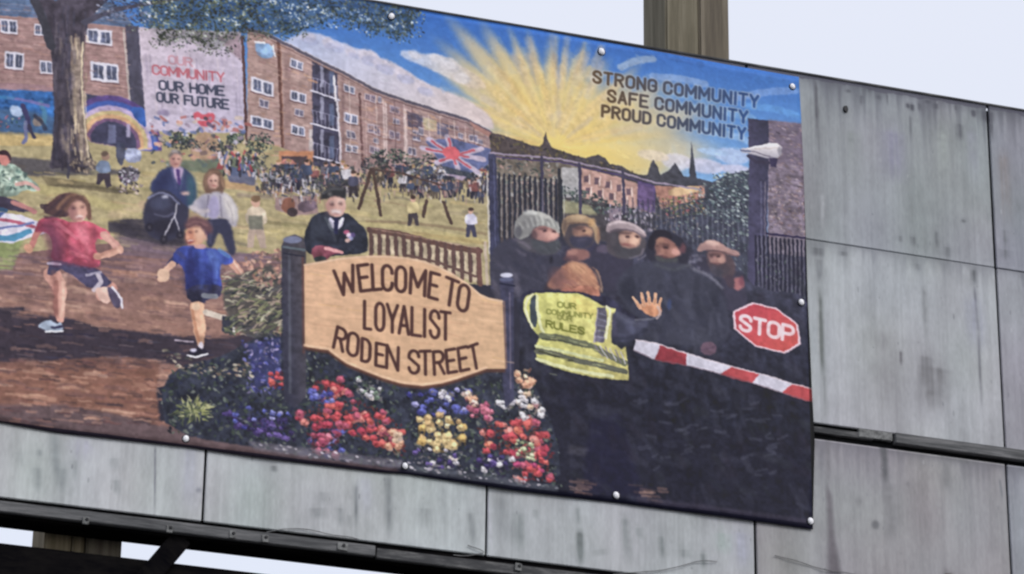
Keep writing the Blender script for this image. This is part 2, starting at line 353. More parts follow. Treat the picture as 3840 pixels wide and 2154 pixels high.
    for _ in range(150):
        x, y = RNG.uniform(-350, 640), RNG.uniform(650, 835); L = RNG.uniform(14, 50)
        S([(x, y), (x+L, y+L*.12)], RNG.uniform(2, 5), ((180, 134, 116), (116, 84, 84), (164, 116, 100), (190, 148, 126))[RNG.integers(4)], a=.45, soft=1.2)
    for _ in range(60):
        x, y = RNG.uniform(-300, 600), RNG.uniform(840, 910); L = RNG.uniform(14, 44)
        S([(x, y), (x+L, y+L*.1)], RNG.uniform(2, 5), ((42, 40, 62), (80, 78, 92), (60, 60, 84), (120, 104, 108))[RNG.integers(4)], a=.5, soft=1)
    for _ in range(170):
        x, y = RNG.uniform(-300, 1220), RNG.uniform(430, 610); L = RNG.uniform(8, 30)
        S([(x, y), (x+L, y+L*.14)], RNG.uniform(2, 5), ((196, 176, 120), (146, 134, 84), (180, 156, 112), (120, 112, 80), (198, 184, 140))[RNG.integers(5)], a=.5, soft=1)
    for _ in range(120):
        x, y = RNG.uniform(-320, 1200), RNG.uniform(400, 640); L = RNG.uniform(24, 90)
        S([(x, y), (x+L*.5, y+L*.06), (x+L, y+L*.16)], RNG.uniform(3, 9), ((116, 104, 92), (96, 92, 84), (196, 172, 124), (204, 188, 136), (150, 128, 104), (188, 152, 116), (126, 122, 84))[RNG.integers(7)], a=RNG.uniform(.25, .5), soft=3)
    for q, w, c in ((((560, 470), (660, 482), (720, 486)), 12, (196, 150, 110)), (((640, 560), (760, 570), (880, 590)), 10, (120, 112, 80)), (((700, 600), (900, 560), (1100, 590), (1220, 612)), 14, (188, 172, 116)), (((920, 560), (1060, 566), (1220, 592)), 8, (128, 108, 84)), (((1040, 590), (1140, 604), (1226, 616)), 9, (138, 116, 80)), (((360, 520), (440, 560), (520, 580)), 26, (176, 146, 122)), (((300, 636), (420, 650), (560, 648)), 16, (112, 96, 110)), (((120, 470), (240, 474), (330, 488)), 6, (92, 84, 66))): S(q, w, c, a=.6, soft=3, sm=1)
    for _ in range(90):
        x, y = RNG.uniform(-300, 700), RNG.uniform(640, 700); L = RNG.uniform(30, 100)
        S([(x, y), (x+L, y+L*.1)], RNG.uniform(3, 9), ((112, 92, 104), (132, 104, 112), (170, 136, 132), (98, 82, 96))[RNG.integers(4)], a=.4, soft=3)
    for q, w, c in ((((300, 460), (400, 470), (470, 500)), 24, (196, 176, 124)), (((60, 470), (200, 500), (300, 530)), 26, (186, 172, 112)), (((280, 545), (380, 520), (460, 530)), 20, (190, 164, 130)), (((620, 600), (700, 580), (770, 590)), 16, (190, 172, 116)), (((930, 590), (1050, 600), (1200, 610)), 18, (186, 166, 108)), (((560, 460), (640, 470)), 10, (206, 150, 104)), (((600, 494), (700, 500), (760, 506)), 10, (128, 112, 110))): S(q, w, c, a=.55, soft=9, sm=1)
    for _ in range(150):
        if RNG.random() < .6: x, y = RNG.uniform(-300, 640), RNG.uniform(655, 790)
        else: x, y = RNG.uniform(-300, 400), RNG.uniform(935, 1040)
        L = RNG.uniform(20, 80)
        S([(x, y), (x+L*.5, y+RNG.uniform(-2, 4)), (x+L, y+L*.12)], RNG.uniform(3, 12), ((204, 158, 132), (190, 144, 118), (212, 172, 148), (178, 128, 104), (104, 78, 78))[RNG.integers(5)], a=RNG.uniform(.2, .5), soft=5)
    for _ in range(90):
        x, y = RNG.uniform(-300, 1220), RNG.uniform(430, 625); L = RNG.uniform(20, 80)
        S([(x, y), (x+L, y+L*.13)], RNG.uniform(4, 12), ((206, 186, 126), (214, 194, 146), (196, 170, 112), (188, 178, 118))[RNG.integers(4)], a=RNG.uniform(.2, .5), soft=5)
    # ---------------- left brick block
    F([(-420, -40), (120, 10), (330, 70), (330, 290), (-420, 240)], (156, 124, 120), j=.14, streak=.1)
    F([(-420, -120), (-10, -70), (150, -40), (300, 20), (330, 62), (330, 74), (200, 60), (-420, 6)], (88, 108, 140), j=.2)
    F([(-420, -140), (330, -90), (330, 10), (150, 0), (-420, -30)], (92, 132, 184), j=.1)
    for i in range(16):
        y = 22+i*15
        S([(-420, y-36), (130, y), (330, y+22)], 1.6, (196, 158, 150), a=.35)
        S([(-420, y-30), (130, y+6), (330, y+28)], 1.6, (116, 78, 78), a=.3)
    def win(x0, y0, x1, y1, sk=.12, f=(206, 202, 214), g=(92, 98, 122)):
        dy = (x1-x0)*sk; w = x1-x0; h = y1-y0
        F([(x0, y0), (x1, y0+dy), (x1, y1+dy), (x0, y1)], f, j=.08)
        for a0, a1 in ((.1, .45), (.58, .92)):
            F([(x0+w*a0, y0+h*.14+dy*a0), (x0+w*a1, y0+h*.14+dy*a1), (x0+w*a1, y1-h*.14+dy*a1), (x0+w*a0, y1-h*.14+dy*a0)], g, j=.35)
            S([(x0+w*(a0+a1)/2, y0+h*.2+dy*a0), (x0+w*(a0+a1)/2, y1-h*.2+dy*a0)], max(1.3, w*.035), f, a=.7)
        S([(x0-2, y1+2), (x1+2, y1+dy+2)], 2.5, (96, 70, 76), a=.7)
    for b in ((-2, 50, 42, 86), (10, 132, 58, 176), (98, 156, 130, 188), (214, 74, 280, 112), (226, 158, 296, 206), (-120, 30, -70, 72), (-120, 116, -70, 160), (84, 64, 116, 92), (-260, 20, -200, 64), (-260, 108, -200, 152)): win(*b)
    F([(313, 66), (347, 70), (366, 275), (327, 272)], (78, 76, 92), j=.15, c2=(92, 88, 108), ax=((315, 0), (365, 0)))
    S([(309, 78), (326, 268)], 5, (186, 180, 172), a=.7)
    # ---------------- painted blue mural wall and rainbow arch
    F([(-420, 206), (135, 232), (140, 340), (-420, 318)], (50, 100, 164), j=.25, streak=.3)
    F([(-420, 190), (135, 220), (135, 236), (-420, 208)], (152, 120, 126), a=.8)
    F([(-420, 262), (60, 280), (135, 300), (140, 344), (-420, 322)], (74, 96, 122), soft=5, a=.7); S([(100, 262), (112, 290), (108, 318)], 12, (84, 140, 166), a=.7, soft=5, sm=1); S([(20, 250), (70, 258), (120, 270)], 8, (130, 110, 166), a=.7, soft=3, sm=1); S([(-60, 244), (30, 250)], 10, (60, 130, 176), a=.6, soft=4)
    F([(24, 268), (50, 272), (58, 292), (40, 300), (24, 288)], (166, 186, 218), sm=1, soft=2); O(94, 310, 14, 12, (150, 128, 112), a=.8, soft=2); S([(86, 296), (106, 312), (112, 330)], 10, (54, 58, 78), a=.8, soft=2, sm=1)
    S([(56, 270), (66, 298), (72, 330)], 12, (66, 64, 104)); S([(62, 310), (64, 352), (58, 362)], 9, (108, 112, 148)); S([(70, 318), (84, 350)], 8, (64, 62, 86))
    DABS([(-300, 290), (60, 295), (60, 325), (-300, 316)], 140, [(70, 110, 110), (120, 150, 140), (50, 74, 84), (150, 90, 110)], (2, 5))
    F([(212, 240), (330, 262), (366, 274), (366, 372), (212, 352)], (74, 74, 98), j=.2)
    for rx, ry, c in ((122, 118, (92, 72, 130)), (112, 104, (64, 90, 166)), (98, 92, (176, 156, 190)), (88, 80, (196, 174, 124)), (78, 70, (206, 160, 118)), (68, 60, (120, 88, 120)), (58, 52, (66, 66, 90))):
        P = np.array([(283+rx*math.cos(a), 362-ry*math.sin(a)+.1*rx*math.cos(a)) for a in np.linspace(math.pi*.93, -.08, 24)])
        F(np.vstack([P, [(340, 382), (226, 360)]]), c, soft=1.4, j=.16)
    F([(322, 272), (368, 276), (370, 330), (340, 306)], (54, 92, 164), sm=1); B(270, 318, 290, 366, (120, 124, 158), a=.7, soft=2); B(316, 316, 326, 350, (196, 186, 216), a=.7, soft=2)
    # ---------------- gable with the lettering
    F([(347, 72), (604, 84), (617, 338), (366, 334)], (196, 180, 192), j=.1, c2=(178, 168, 190), ax=((360, 90), (600, 330)), streak=.1)
    for _ in range(46):
        x = RNG.uniform(352, 604); y = RNG.uniform(84, 250)
        S([(x, y), (x+3, y+RNG.uniform(20, 70))], RNG.uniform(2, 7), ((150, 136, 160), (214, 196, 200), (128, 118, 140))[RNG.integers(3)], a=.3, soft=2)
    F([(540, 90), (604, 90), (608, 160), (575, 130)], (140, 108, 112), a=.55, soft=4)
    F([(512, 327), (484, 300), (484, 288), (496, 283), (510, 292), (526, 285), (541, 291), (541, 304)], (204, 88, 102), sm=1, soft=1.2)
    O(409, 288, 16, 9, (120, 108, 140), a=.7, soft=3)
    S([(608, 98), (619, 366)], 7, (92, 66, 66))
    # ---------------- long brick terrace running towards the light
    roof = [(620, 78), (659, 86), (707, 110), (782, 148), (862, 188), (945, 233), (1015, 256), (1095, 281), (1170, 303), (1233, 337)]
    F(roof+[(1232, 410), (1000, 440), (862, 440), (700, 372), (620, 352)], (166, 136, 128), j=.14, c2=(150, 126, 126), ax=((700, 200), (1200, 380)), streak=.1)
    for k in range(1, 13):
        t = k/13; S([(x, y+t*(350-78)*(1-(x-620)/900)) for x, y in roof], 1.5, (132, 94, 88) if k % 2 else (206, 170, 152), a=.4)
    for p in ((604, 622), (700, 712), (901, 911)):
        pass
    win(630, 196, 686, 232, .28); win(628, 292, 686, 318, .24); F([(640, 108), (684, 116), (690, 148), (660, 152), (640, 136)], (128, 160, 200), sm=1); S([(640, 110), (664, 112)], 5, (226, 224, 232)); S([(684, 118), (690, 146)], 4, (226, 224, 232))
    win(728, 150, 760, 172, .36); win(727, 230, 768, 254, .28); win(730, 316, 764, 340, .24)
    S([(698, 108), (709, 372)], 8, (104, 72, 66)); S([(703, 120), (712, 372)], 2.5, (160, 116, 96), a=.7)
    F([(782, 158), (846, 190), (852, 440), (784, 420)], (70, 68, 88), j=.25)
    for y0, dy in ((232, 24), (314, 20), (396, 18)):
        S([(780, y0), (850, y0+dy)], 4.5, (206, 202, 218)); S([(782, y0-34), (848, y0-34+dy)], 1.8, (160, 156, 180), a=.8)
        for k in range(7):
            x = 785+k*10; y = y0+dy*k/7; S([(x, y-32), (x, y)], 1.6, (168, 164, 190), a=.8)
        B(803, y0-66, 812, y0-8, (190, 190, 212), a=.55); B(826, y0-50, 838, y0+6, (96, 110, 140), a=.7)
    S([(838, 196), (842, 258)], 6, (214, 206, 210)); S([(846, 260), (850, 330)], 5, (206, 198, 204)); S([(851, 334), (856, 420)], 5, (200, 190, 196))
    B(775, 330, 784, 420, (200, 196, 196), a=.7)
    win(862, 214, 890, 232, .4); win(862, 286, 897, 310, .26); win(866, 366, 898, 384, .2)
    S([(902, 240), (910, 430)], 6, (98, 70, 70)); S([(918, 262), (920, 420)], 3, (196, 168, 160), a=.8)
    for x, y, w, h in ((914, 238, 30, 18), (922, 314, 32, 24), (926, 370, 26, 18), (978, 268, 24, 18), (976, 330, 26, 22), (1046, 292, 22, 16), (1036, 330, 20, 26), (1070, 304, 20, 20), (1128, 316, 24, 12), (1178, 340, 22, 18), (1186, 372, 22, 16)):
        win(x, y, x+w, y+h, .24, (190, 182, 194), (86, 84, 108))
    for x, y0, y1 in ((962, 254, 410), (968, 262, 420), (1014, 268, 420), (1018, 280, 420), (1168, 322, 400)): S([(x, y0), (x+3, y1)], 4, (206, 184, 178), a=.8)
    F([(1022, 284), (1060, 292), (1060, 330), (1024, 322)], (76, 70, 90), a=.8); F([(1062, 298), (1096, 306), (1096, 334), (1064, 330)], (184, 168, 130), a=.8); F([(1098, 310), (1126, 318), (1126, 348), (1098, 342)], (72, 88, 128), a=.8)
    for _ in range(420):
        x = RNG.uniform(624, 1215); yt = np.interp(x, [p[0] for p in roof], [p[1] for p in roof]); y = RNG.uniform(yt+8, 400); L = RNG.uniform(6, 20)
        if 776 < x < 856: continue
        sl = .42*(1-(y-yt)/330)
        S([(x, y), (x+L, y+L*sl)], RNG.uniform(2, 5.5), ((206, 168, 150), (196, 142, 110), (150, 108, 104), (214, 184, 172), (128, 96, 100), (186, 150, 150), (208, 160, 120))[RNG.integers(7)], a=RNG.uniform(.25, .55), soft=1.2)
    for b in ((630, 196, 686, 232, .28), (628, 292, 686, 318, .24), (728, 150, 760, 172, .36), (727, 230, 768, 254, .28), (730, 316, 764, 340, .24), (862, 214, 890, 232, .4), (862, 286, 897, 310, .26)): win(*b)
    for _ in range(260):
        x, y = RNG.uniform(-300, 318), RNG.uniform(20, 232)
        if any(a0-3 < x < a1+3 and b0-4 < y < b1+6 for a0, b0, a1, b1 in ((-2, 50, 42, 86), (10, 132, 58, 176), (98, 156, 130, 188), (214, 74, 280, 120), (226, 158, 296, 212))): continue
        S([(x, y), (x+RNG.uniform(8, 22), y+2)], RNG.uniform(2, 5), ((204, 160, 148), (186, 136, 116), (140, 100, 102), (212, 180, 172), (120, 92, 98))[RNG.integers(5)], a=RNG.uniform(.25, .5), soft=1.2)
    for x0, x1, c, a in ((712, 728, (120, 92, 92), .35), (856, 864, (110, 84, 86), .5), (905, 960, (150, 112, 108), .25), (972, 1012, (128, 96, 98), .3), (1100, 1166, (140, 108, 108), .3)):
        y0 = np.interp((x0+x1)/2, [p[0] for p in roof], [p[1] for p in roof]); F([(x0, y0+6), (x1, y0+12), (x1, 430), (x0, 430)], c, a=a, soft=3)
    for x, y, w, h in ((948, 246, 10, 16), (986, 300, 16, 14), (1050, 322, 12, 20), (1024, 372, 20, 20), (1082, 350, 18, 16), (1110, 370, 18, 16), (1150, 336, 14, 14), (1200, 352, 12, 12), (936, 350, 14, 14), (870, 330, 22, 20), (740, 276, 22, 18), (650, 250, 24, 22)): win(x, y, x+w, y+h, .26, (188, 178, 186), (84, 82, 104))
    for x in (876, 944, 990, 1034, 1076, 1104, 1140, 1190):
        y0 = np.interp(x, [p[0] for p in roof], [p[1] for p in roof]); S([(x, y0+10), (x+3, 400)], 2.5, (96, 74, 78) if x % 4 else (210, 188, 178), a=.55)
    S(roof, 8, (92, 86, 100)); S([(x, y-5) for x, y in roof[1:]], 2.2, (188, 178, 182), a=.75); S([(x, y+9) for x, y in roof], 3, (88, 64, 66), a=.6)
    F([(1176, 306), (1236, 338), (1236, 352), (1190, 326)], (170, 122, 110), a=.8)
    # hedges and lawn clutter in front of the terrace
    for x, y, rx, ry in ((652, 362, 36, 24), (455, 352, 30, 16), (980, 396, 50, 18), (1080, 420, 60, 30), (590, 352, 20, 12)):
        DABS(ell(x, y, rx, ry), 130, [(58, 68, 66), (84, 98, 84), (110, 124, 108), (46, 50, 56)], (2.5, 5))
    for _ in range(150):
        x, y = RNG.uniform(372, 620), RNG.uniform(296, 420)
        c = ((176, 100, 92), (206, 150, 128), (96, 112, 160), (196, 190, 206), (84, 72, 96), (150, 132, 150), (64, 74, 84), (198, 178, 160))[RNG.integers(8)]
        S([(x, y), (x+RNG.uniform(-8, 14), y+RNG.uniform(-3, 9))], RNG.uniform(4, 11), c, a=.75, soft=1.2)
    F([(470, 380), (500, 330), (540, 345), (560, 400), (500, 410)], (168, 120, 108), sm=1, a=.5, soft=3)
    F([(410, 410), (640, 396), (660, 440), (600, 446), (430, 430)], (92, 106, 92), soft=3, a=.8)
    F([(560, 420), (640, 430), (640, 470), (575, 460)], (74, 84, 132), a=.7, soft=2)
    for _ in range(60):
        x, y = RNG.uniform(545, 645), RNG.uniform(380, 440)
        S([(x, y), (x+RNG.uniform(-4, 6), y+RNG.uniform(4, 14))], RNG.uniform(4, 8), ((200, 196, 206), (52, 50, 60), (170, 70, 76), (90, 100, 150), (206, 160, 140))[RNG.integers(5)], a=.8)
    B(700, 384, 786, 440, (196, 132, 96), soft=2); B(706, 396, 770, 450, (70, 62, 72), soft=2, a=.9); F([(700, 404), (742, 404), (748, 450), (712, 452)], (178, 116, 104), sm=1)
    DABS([(640, 420), (780, 400), (900, 430), (1225, 420), (1225, 500), (1000, 470), (900, 480), (640, 484)], 420, [(66, 70, 84), (52, 56, 66), (88, 92, 96), (110, 100, 104), (150, 140, 146), (76, 84, 78)], (3, 8), rot=80, a=.7)
    crowd([(640, 470), (900, 470), (900, 490), (640, 486)], 26, (36, 70))
    crowd([(940, 450), (1225, 450), (1225, 470), (940, 470)], 34, (34, 62))
    crowd([(1010, 470), (1225, 480), (1225, 520), (1010, 500)], 26, (30, 52))
    DABS([(1030, 400), (1225, 400), (1225, 450), (1030, 450)], 160, [(184, 160, 110), (70, 72, 84), (206, 190, 150), (96, 104, 96), (150, 130, 130), (60, 70, 90)], (2.5, 6))
    for _ in range(70):
        x, y = RNG.uniform(650, 900), RNG.uniform(455, 500)
        S([(x, y), (x+RNG.uniform(6, 20), y+3)], RNG.uniform(3, 7), ((66, 64, 82), (110, 100, 108), (178, 168, 176), (150, 118, 100), (74, 76, 92))[RNG.integers(5)], a=.7)
    F([(690, 500), (790, 496), (800, 540), (740, 546), (690, 530)], (150, 124, 122), soft=2); O(723, 520, 17, 20, (132, 88, 72)); O(733, 537, 13, 12, (70, 58, 62)); F([(745, 512), (790, 505), (800, 530), (750, 540)], (112, 94, 106), sm=1)
    for _ in range(260):
        x, y = RNG.uniform(640, 1222), RNG.uniform(410, 506)
        S([(x, y), (x+RNG.uniform(-3, 4), y+RNG.uniform(4, 16))], RNG.uniform(2, 5), ((56, 58, 70), (200, 192, 196), (120, 108, 106), (170, 140, 128), (84, 92, 110), (66, 62, 66), (150, 96, 92))[RNG.integers(7)], a=.6, soft=1.2)
    for x, y, rx, ry in ((1010, 425, 60, 26), (1130, 440, 70, 22), (700, 440, 50, 22), (820, 460, 60, 16), (940, 420, 34, 22), (640, 400, 30, 22), (470, 366, 44, 14), (560, 372, 40, 14)):
        DABS(ell(x, y, rx, ry), 70, [(46, 50, 58), (60, 66, 66), (76, 82, 78), (54, 54, 66), (104, 104, 100)], (2.5, 6.5), a=.75)
    for _ in range(150):
        x, y = RNG.uniform(640, 1222), RNG.uniform(430, 500)
        S([(x, y), (x+RNG.uniform(-3, 3), y+RNG.uniform(5, 14))], RNG.uniform(2.5, 5), ((206, 200, 206), (60, 62, 76), (48, 48, 58), (176, 146, 132), (94, 98, 116), (196, 170, 130))[RNG.integers(6)], a=.7, soft=1.2)
    # union flag
    F([(1068, 358), (1130, 350), (1236, 378), (1236, 412), (1180, 440), (1110, 420)], (92, 100, 140), j=.2)
    for q in (((1060, 376), (1216, 404)), ((1122, 346), (1150, 428)), ((1076, 352), (1200, 436)), ((1210, 376), (1096, 412))): S(q, 13, (178, 164, 182), soft=3)
    for q in (((1070, 378), (1176, 398)), ((1126, 352), (1144, 416)), ((1084, 358), (1180, 424)), ((1190, 380), (1104, 408))): S(q, 6, (184, 90, 102), soft=2)
    O(1134, 388, 22, 16, (214, 96, 104), 12)
    F([(1112, 420), (1180, 436), (1190, 452), (1120, 440)], (62, 70, 84), a=.8); F([(1116, 440), (1172, 446), (1160, 458)], (170, 150, 176), a=.8)
    # climbing frame and children
    for q in (((932, 430), (900, 528)), ((936, 430), (955, 545)), ((1070, 510), (1062, 548)), ((1114, 512), (1132, 565))): S(q, 9, (84, 66, 60))
    S([(932, 432), (1000, 438), (1112, 470)], 5, (80, 64, 62))
    def kid(x, y, H, top, leg, skin=(200, 156, 134), hair=(74, 58, 54)):
        F([(x-H*.13, y-H*.48), (x+H*.14, y-H*.48), (x+H*.2, y), (x+H*.08, y), (x, y-H*.28), (x-H*.06, y), (x-H*.18, y)], leg)
        F([(x-H*.15, y-H*.8), (x+H*.15, y-H*.8), (x+H*.24, y-H*.5), (x+H*.12, y-H*.42), (x-H*.13, y-H*.42), (x-H*.22, y-H*.55)], top, sm=1)
        O(x, y-H*.89, H*.09, H*.11, skin); O(x, y-H*.95, H*.1, H*.07, hair)
    kid(1036, 572, 76, (196, 178, 128), (72, 64, 70)); kid(1182, 600, 74, (206, 202, 222), (66, 66, 88)); kid(886, 500, 66, (76, 76, 96), (60, 54, 60))
    kid(642, 626, 130, (190, 172, 148), (172, 150, 134), hair=(126, 100, 76)); B(624, 545, 660, 580, (90, 96, 86), a=.7, soft=2)
    # ---------------- tree on the left
    F([(20, -60), (74, -10), (112, 30), (122, 80), (128, 150), (135, 260), (133, 340), (128, 400), (120, 432), (160, 424), (180, 440), (206, 436), (218, 424), (236, 420), (220, 380), (212, 300), (206, 200), (210, 120), (214, 70), (250, 20), (300, -20), (300, -60), (220, -60), (160, -60), (150, 20), (100, -30), (80, -60)], (74, 68, 80), j=.2, sm=1, soft=1)
    F([(182, 100), (206, 96), (205, 200), (212, 320), (222, 400), (232, 424), (205, 420), (186, 330), (178, 200)], (142, 126, 114), sm=1, soft=3, j=.3)
    for _ in range(90):
        x, y = RNG.uniform(132, 216), RNG.uniform(20, 410)
        lit = x > 176 and y > 90
        S([(x, y), (x+RNG.uniform(-4, 4), y+RNG.uniform(14, 46))], RNG.uniform(2, 6), ((206, 184, 150), (124, 104, 92), (92, 80, 84))[RNG.integers(3)] if lit else ((56, 52, 66), (96, 88, 98), (70, 70, 88))[RNG.integers(3)], a=.6, soft=1)
    for _ in range(36):
        x, y = RNG.uniform(146, 206), RNG.uniform(60, 400); S([(x, y), (x+RNG.uniform(-3, 5), y+RNG.uniform(16, 40))], RNG.uniform(3, 8), ((150, 134, 120), (112, 100, 100), (186, 166, 140), (96, 88, 98))[RNG.integers(4)], a=.4, soft=4)
    S([(206, 110), (203, 220), (214, 340), (222, 410)], 4, (224, 204, 166), a=.8, sm=1)
    S([(74, -20), (110, 60), (126, 120)], 22, (66, 66, 76), sm=1); S([(210, 60), (280, 30), (360, 14), (520, -10)], 16, (78, 76, 92), sm=1, taper=.4)
    S([(180, 430), (190, 412), (196, 436)], 8, (60, 54, 62)); DABS(ell(205, 420, 36, 18), 60, [(70, 62, 66), (110, 98, 88), (150, 132, 112)], (3, 7), rot=80)
    # leaves hanging in from above
    LV = [(70, 82, 80), (96, 110, 104), (48, 54, 60), (128, 142, 146), (172, 184, 188), (84, 104, 84), (60, 76, 96)]
    can = [(330, -120), (345, 20), (352, 62), (392, 84), (400, 118), (440, 104), (470, 100), (520, 124), (560, 128), (590, 96), (640, 82), (676, 96), (720, 82), (740, 92), (790, 60), (850, 46), (890, 62), (930, 72), (1000, 96), (1018, 92), (1042, 60), (1060, 30), (1000, -30), (900, -90)]
    F(can, (62, 70, 66), a=.45, sm=2, soft=12, j=.6)
    def leaves(pts, n, dark, mid, lite, sz=(2.2, 5.5), rot=None, gap=.42):
        P = tocan(pts); lo, hi = P.min(0), P.max(0); u = unit(); k = 0; t = 0
        while k < n and t < n*12:
            t += 1; x, y = RNG.uniform(lo[0], hi[0]), RNG.uniform(lo[1], hi[1])
            if not (0 <= x < CW and 0 <= y < CH) or not inpoly(x, y, P): continue
            q = NC[int(y), int(x)]+.35*(N1[int(y), int(x)]-.5)
            if q > 1-gap*.5: continue
            k += 1
            pal = dark if q < .5 else (mid if q < .67 else lite)
            c = col(pal[RNG.integers(len(pal))])*(1+.14*RNG.normal()); r = RNG.uniform(*sz)*u
            dab(x, y, r, r*RNG.uniform(.35, .7), RNG.uniform(0, math.pi) if rot is None else math.radians(rot+RNG.normal()*30), np.clip(c, 0, 1).astype(np.float32), .85)
    NC = vnoise(CH, CW, 15, 11)*.65+vnoise(CH, CW, 40, 26)*.35
    DKL, MDL, LTL = [(46, 52, 46), (58, 66, 54), (44, 48, 50), (72, 78, 58)], [(84, 94, 76), (98, 106, 90), (78, 86, 78), (100, 106, 74)], [(138, 148, 132), (176, 184, 172), (126, 134, 110), (204, 208, 196)]
    leaves(can, 2000, DKL, MDL, LTL, (1.8, 4.8))
    for x, y, n in ((350, 70, 30), (400, 110, 40), (450, 108, 30), (520, 128, 40), (560, 132, 34), (610, 96, 30), (660, 92, 30), (720, 90, 26), (760, 84, 24), (800, 64, 24), (880, 62, 30), (940, 84, 36), (1000, 100, 36), (1040, 84, 30), (1050, 50, 24)):
        DABS(ell(x, y, 26, 16), n, DKL+MDL+LTL[:2], (1.6, 4), a=.8)
    leaves([(350, -10), (650, 0), (650, 70), (600, 84), (500, 120), (400, 100)], 700, DKL, MDL, LTL, (2, 4.5), 15)
    leaves([(650, 0), (1040, 40), (1030, 112), (900, 84), (800, 70), (700, 96)], 700, [(44, 62, 70), (54, 74, 78)], [(84, 108, 124), (96, 120, 150), (120, 140, 168)], [(170, 188, 206), (206, 214, 222), (140, 164, 190)], (2, 4.6))
    DABS([(380, 96), (620, 84), (600, 160), (540, 140), (410, 130)], 60, [(74, 78, 82), (100, 104, 108), (58, 60, 66)], (2, 4.5))
    leaves([(250, -60), (370, -60), (380, 60), (300, 58), (240, 40)], 300, [(70, 76, 94), (60, 64, 84)], [(100, 108, 130), (120, 128, 156)], [(170, 174, 198), (190, 192, 206)], (2.5, 6), 8)
    # ---------------- right half: skyline, houses, hedge
    sk = [(1232, 338), (1262, 342), (1290, 352), (1330, 366), (1356, 372), (1364, 362), (1370, 334), (1377, 362), (1386, 376), (1420, 388), (1470, 402), (1486, 396), (1500, 392), (1518, 400), (1530, 416), (1560, 422), (1592, 440), (1624, 444), (1634, 414), (1640, 404), (1650, 420), (1658, 444), (1684, 428), (1694, 412), (1706, 430), (1716, 446), (1731, 448), (1734, 400), (1737, 358), (1742, 400), (1750, 450), (1790, 462), (1830, 440), (1884, 430), (1884, 640), (1232, 640)]
    F(sk, (84, 74, 74), j=.2, c2=(66, 72, 86), ax=((1300, 360), (1850, 440)))
    DABS([(1232, 338), (1320, 362), (1560, 425), (1620, 450), (1400, 410), (1232, 372)], 120, [(96, 90, 66), (70, 62, 64), (110, 96, 72), (60, 58, 66)], (3, 7))
    F([(1232, 392), (1400, 412), (1460, 424), (1460, 470), (1232, 450)], (122, 112, 100), a=.85, j=.3); DABS([(1236, 380), (1400, 405), (1410, 520), (1236, 520)], 220, [(120, 110, 92), (84, 90, 84), (150, 146, 140), (64, 66, 70), (160, 130, 120)], (3, 7))
    F([(1410, 424), (1460, 426), (1470, 500), (1410, 500)], (170, 168, 168), j=.2, a=.9)
    F([(1458, 426), (1540, 446), (1640, 478), (1640, 540), (1540, 520), (1460, 500)], (186, 146, 134), j=.2); F([(1640, 470), (1700, 474), (1770, 470), (1770, 500), (1660, 530)], (176, 128, 112), j=.25); F([(1676, 478), (1752, 468), (1766, 484), (1680, 500)], (206, 170, 128), sm=1)
    F([(1600, 460), (1645, 470), (1645, 540), (1600, 530)], (98, 80, 128), j=.2, a=.9)
    for x, y in ((1466, 446), (1492, 452), (1520, 460), (1548, 468), (1470, 476), (1500, 482), (1530, 490), (1572, 478), (1560, 500)): B(x, y, x+11, y+17, (104, 84, 94)); S([(x+14, y-2), (x+14, y+20)], 3, (222, 196, 184))
    DABS([(1408, 470), (1530, 500), (1600, 530), (1600, 560), (1410, 520)], 220, [(66, 76, 78), (92, 106, 100), (52, 58, 64), (120, 128, 120)], (3, 7))
    F([(1410, 505), (1480, 520), (1500, 545), (1410, 540)], (160, 156, 118), soft=3, a=.8)
    DABS([(1660, 500), (1760, 490), (1780, 560), (1680, 560)], 160, [(150, 120, 90), (90, 110, 70), (170, 90, 92), (70, 84, 70), (190, 160, 120)], (3, 6))
    DABS([(1790, 440), (1880, 432), (1880, 600), (1820, 610), (1750, 570), (1780, 500)], 420, [(84, 102, 106), (120, 138, 138), (58, 68, 80), (160, 174, 174), (70, 84, 96)], (2.5, 6.5), rot=20)
    B(1530, 528, 1560, 560, (176, 150, 166), a=.6, soft=2); DABS([(1520, 520), (1650, 530), (1650, 600), (1520, 580)], 130, [(150, 140, 156), (84, 80, 100), (110, 108, 124), (190, 180, 190)], (3, 6), rot=80)
    F([(1640, 560), (1760, 540), (1884, 580), (1884, 760), (1700, 760)], (70, 74, 90), j=.25); F([(1926, 600), (2060, 612), (2060, 780), (1926, 770)], (64, 64, 84), j=.25)
    DABS([(1700, 560), (1884, 580), (1884, 740), (1720, 700)], 200, [(96, 104, 116), (60, 66, 80), (120, 126, 136), (78, 84, 100)], (2.5, 6), rot=70)
    # fence
    S([(1232, 388), (1330, 396), (1410, 404), (1480, 420), (1560, 438), (1640, 462), (1760, 480)], 5, (150, 136, 156)); S([(1232, 396), (1410, 412), (1480, 428), (1560, 446), (1640, 470)], 3.5, (76, 62, 104))
    for x in (1360, 1455, 1564): S([(x, 400+(x-1360)*.18), (x+3, 540)], 8, (70, 66, 88))
    for i in range(14):
        x = 1240+i*13; S([(x, 438+i*1.5), (x+2, 620)], 5.5, (48, 52, 66)); S([(x+6, 446+i), (x+8, 600)], 2.5, (176, 176, 174) if i % 3 else (136, 136, 140), a=.6)
    S([(1404, 430), (1408, 600)], 9, (52, 54, 62))
    for i in range(24):
        x = 1575+i*13; S([(x, 500+RNG.uniform(-8, 14)), (x+2, 640)], 5, (58, 58, 76), a=.5); S([(x+6, 520), (x+8, 620)], 2.4, (150, 148, 168), a=.3)
    DABS([(1740, 470), (1880, 440), (1884, 640), (1820, 640), (1700, 580)], 260, [(96, 112, 112), (132, 148, 144), (62, 72, 80), (170, 180, 176), (76, 88, 94), (54, 60, 70)], (2.5, 6), rot=24, a=.75)
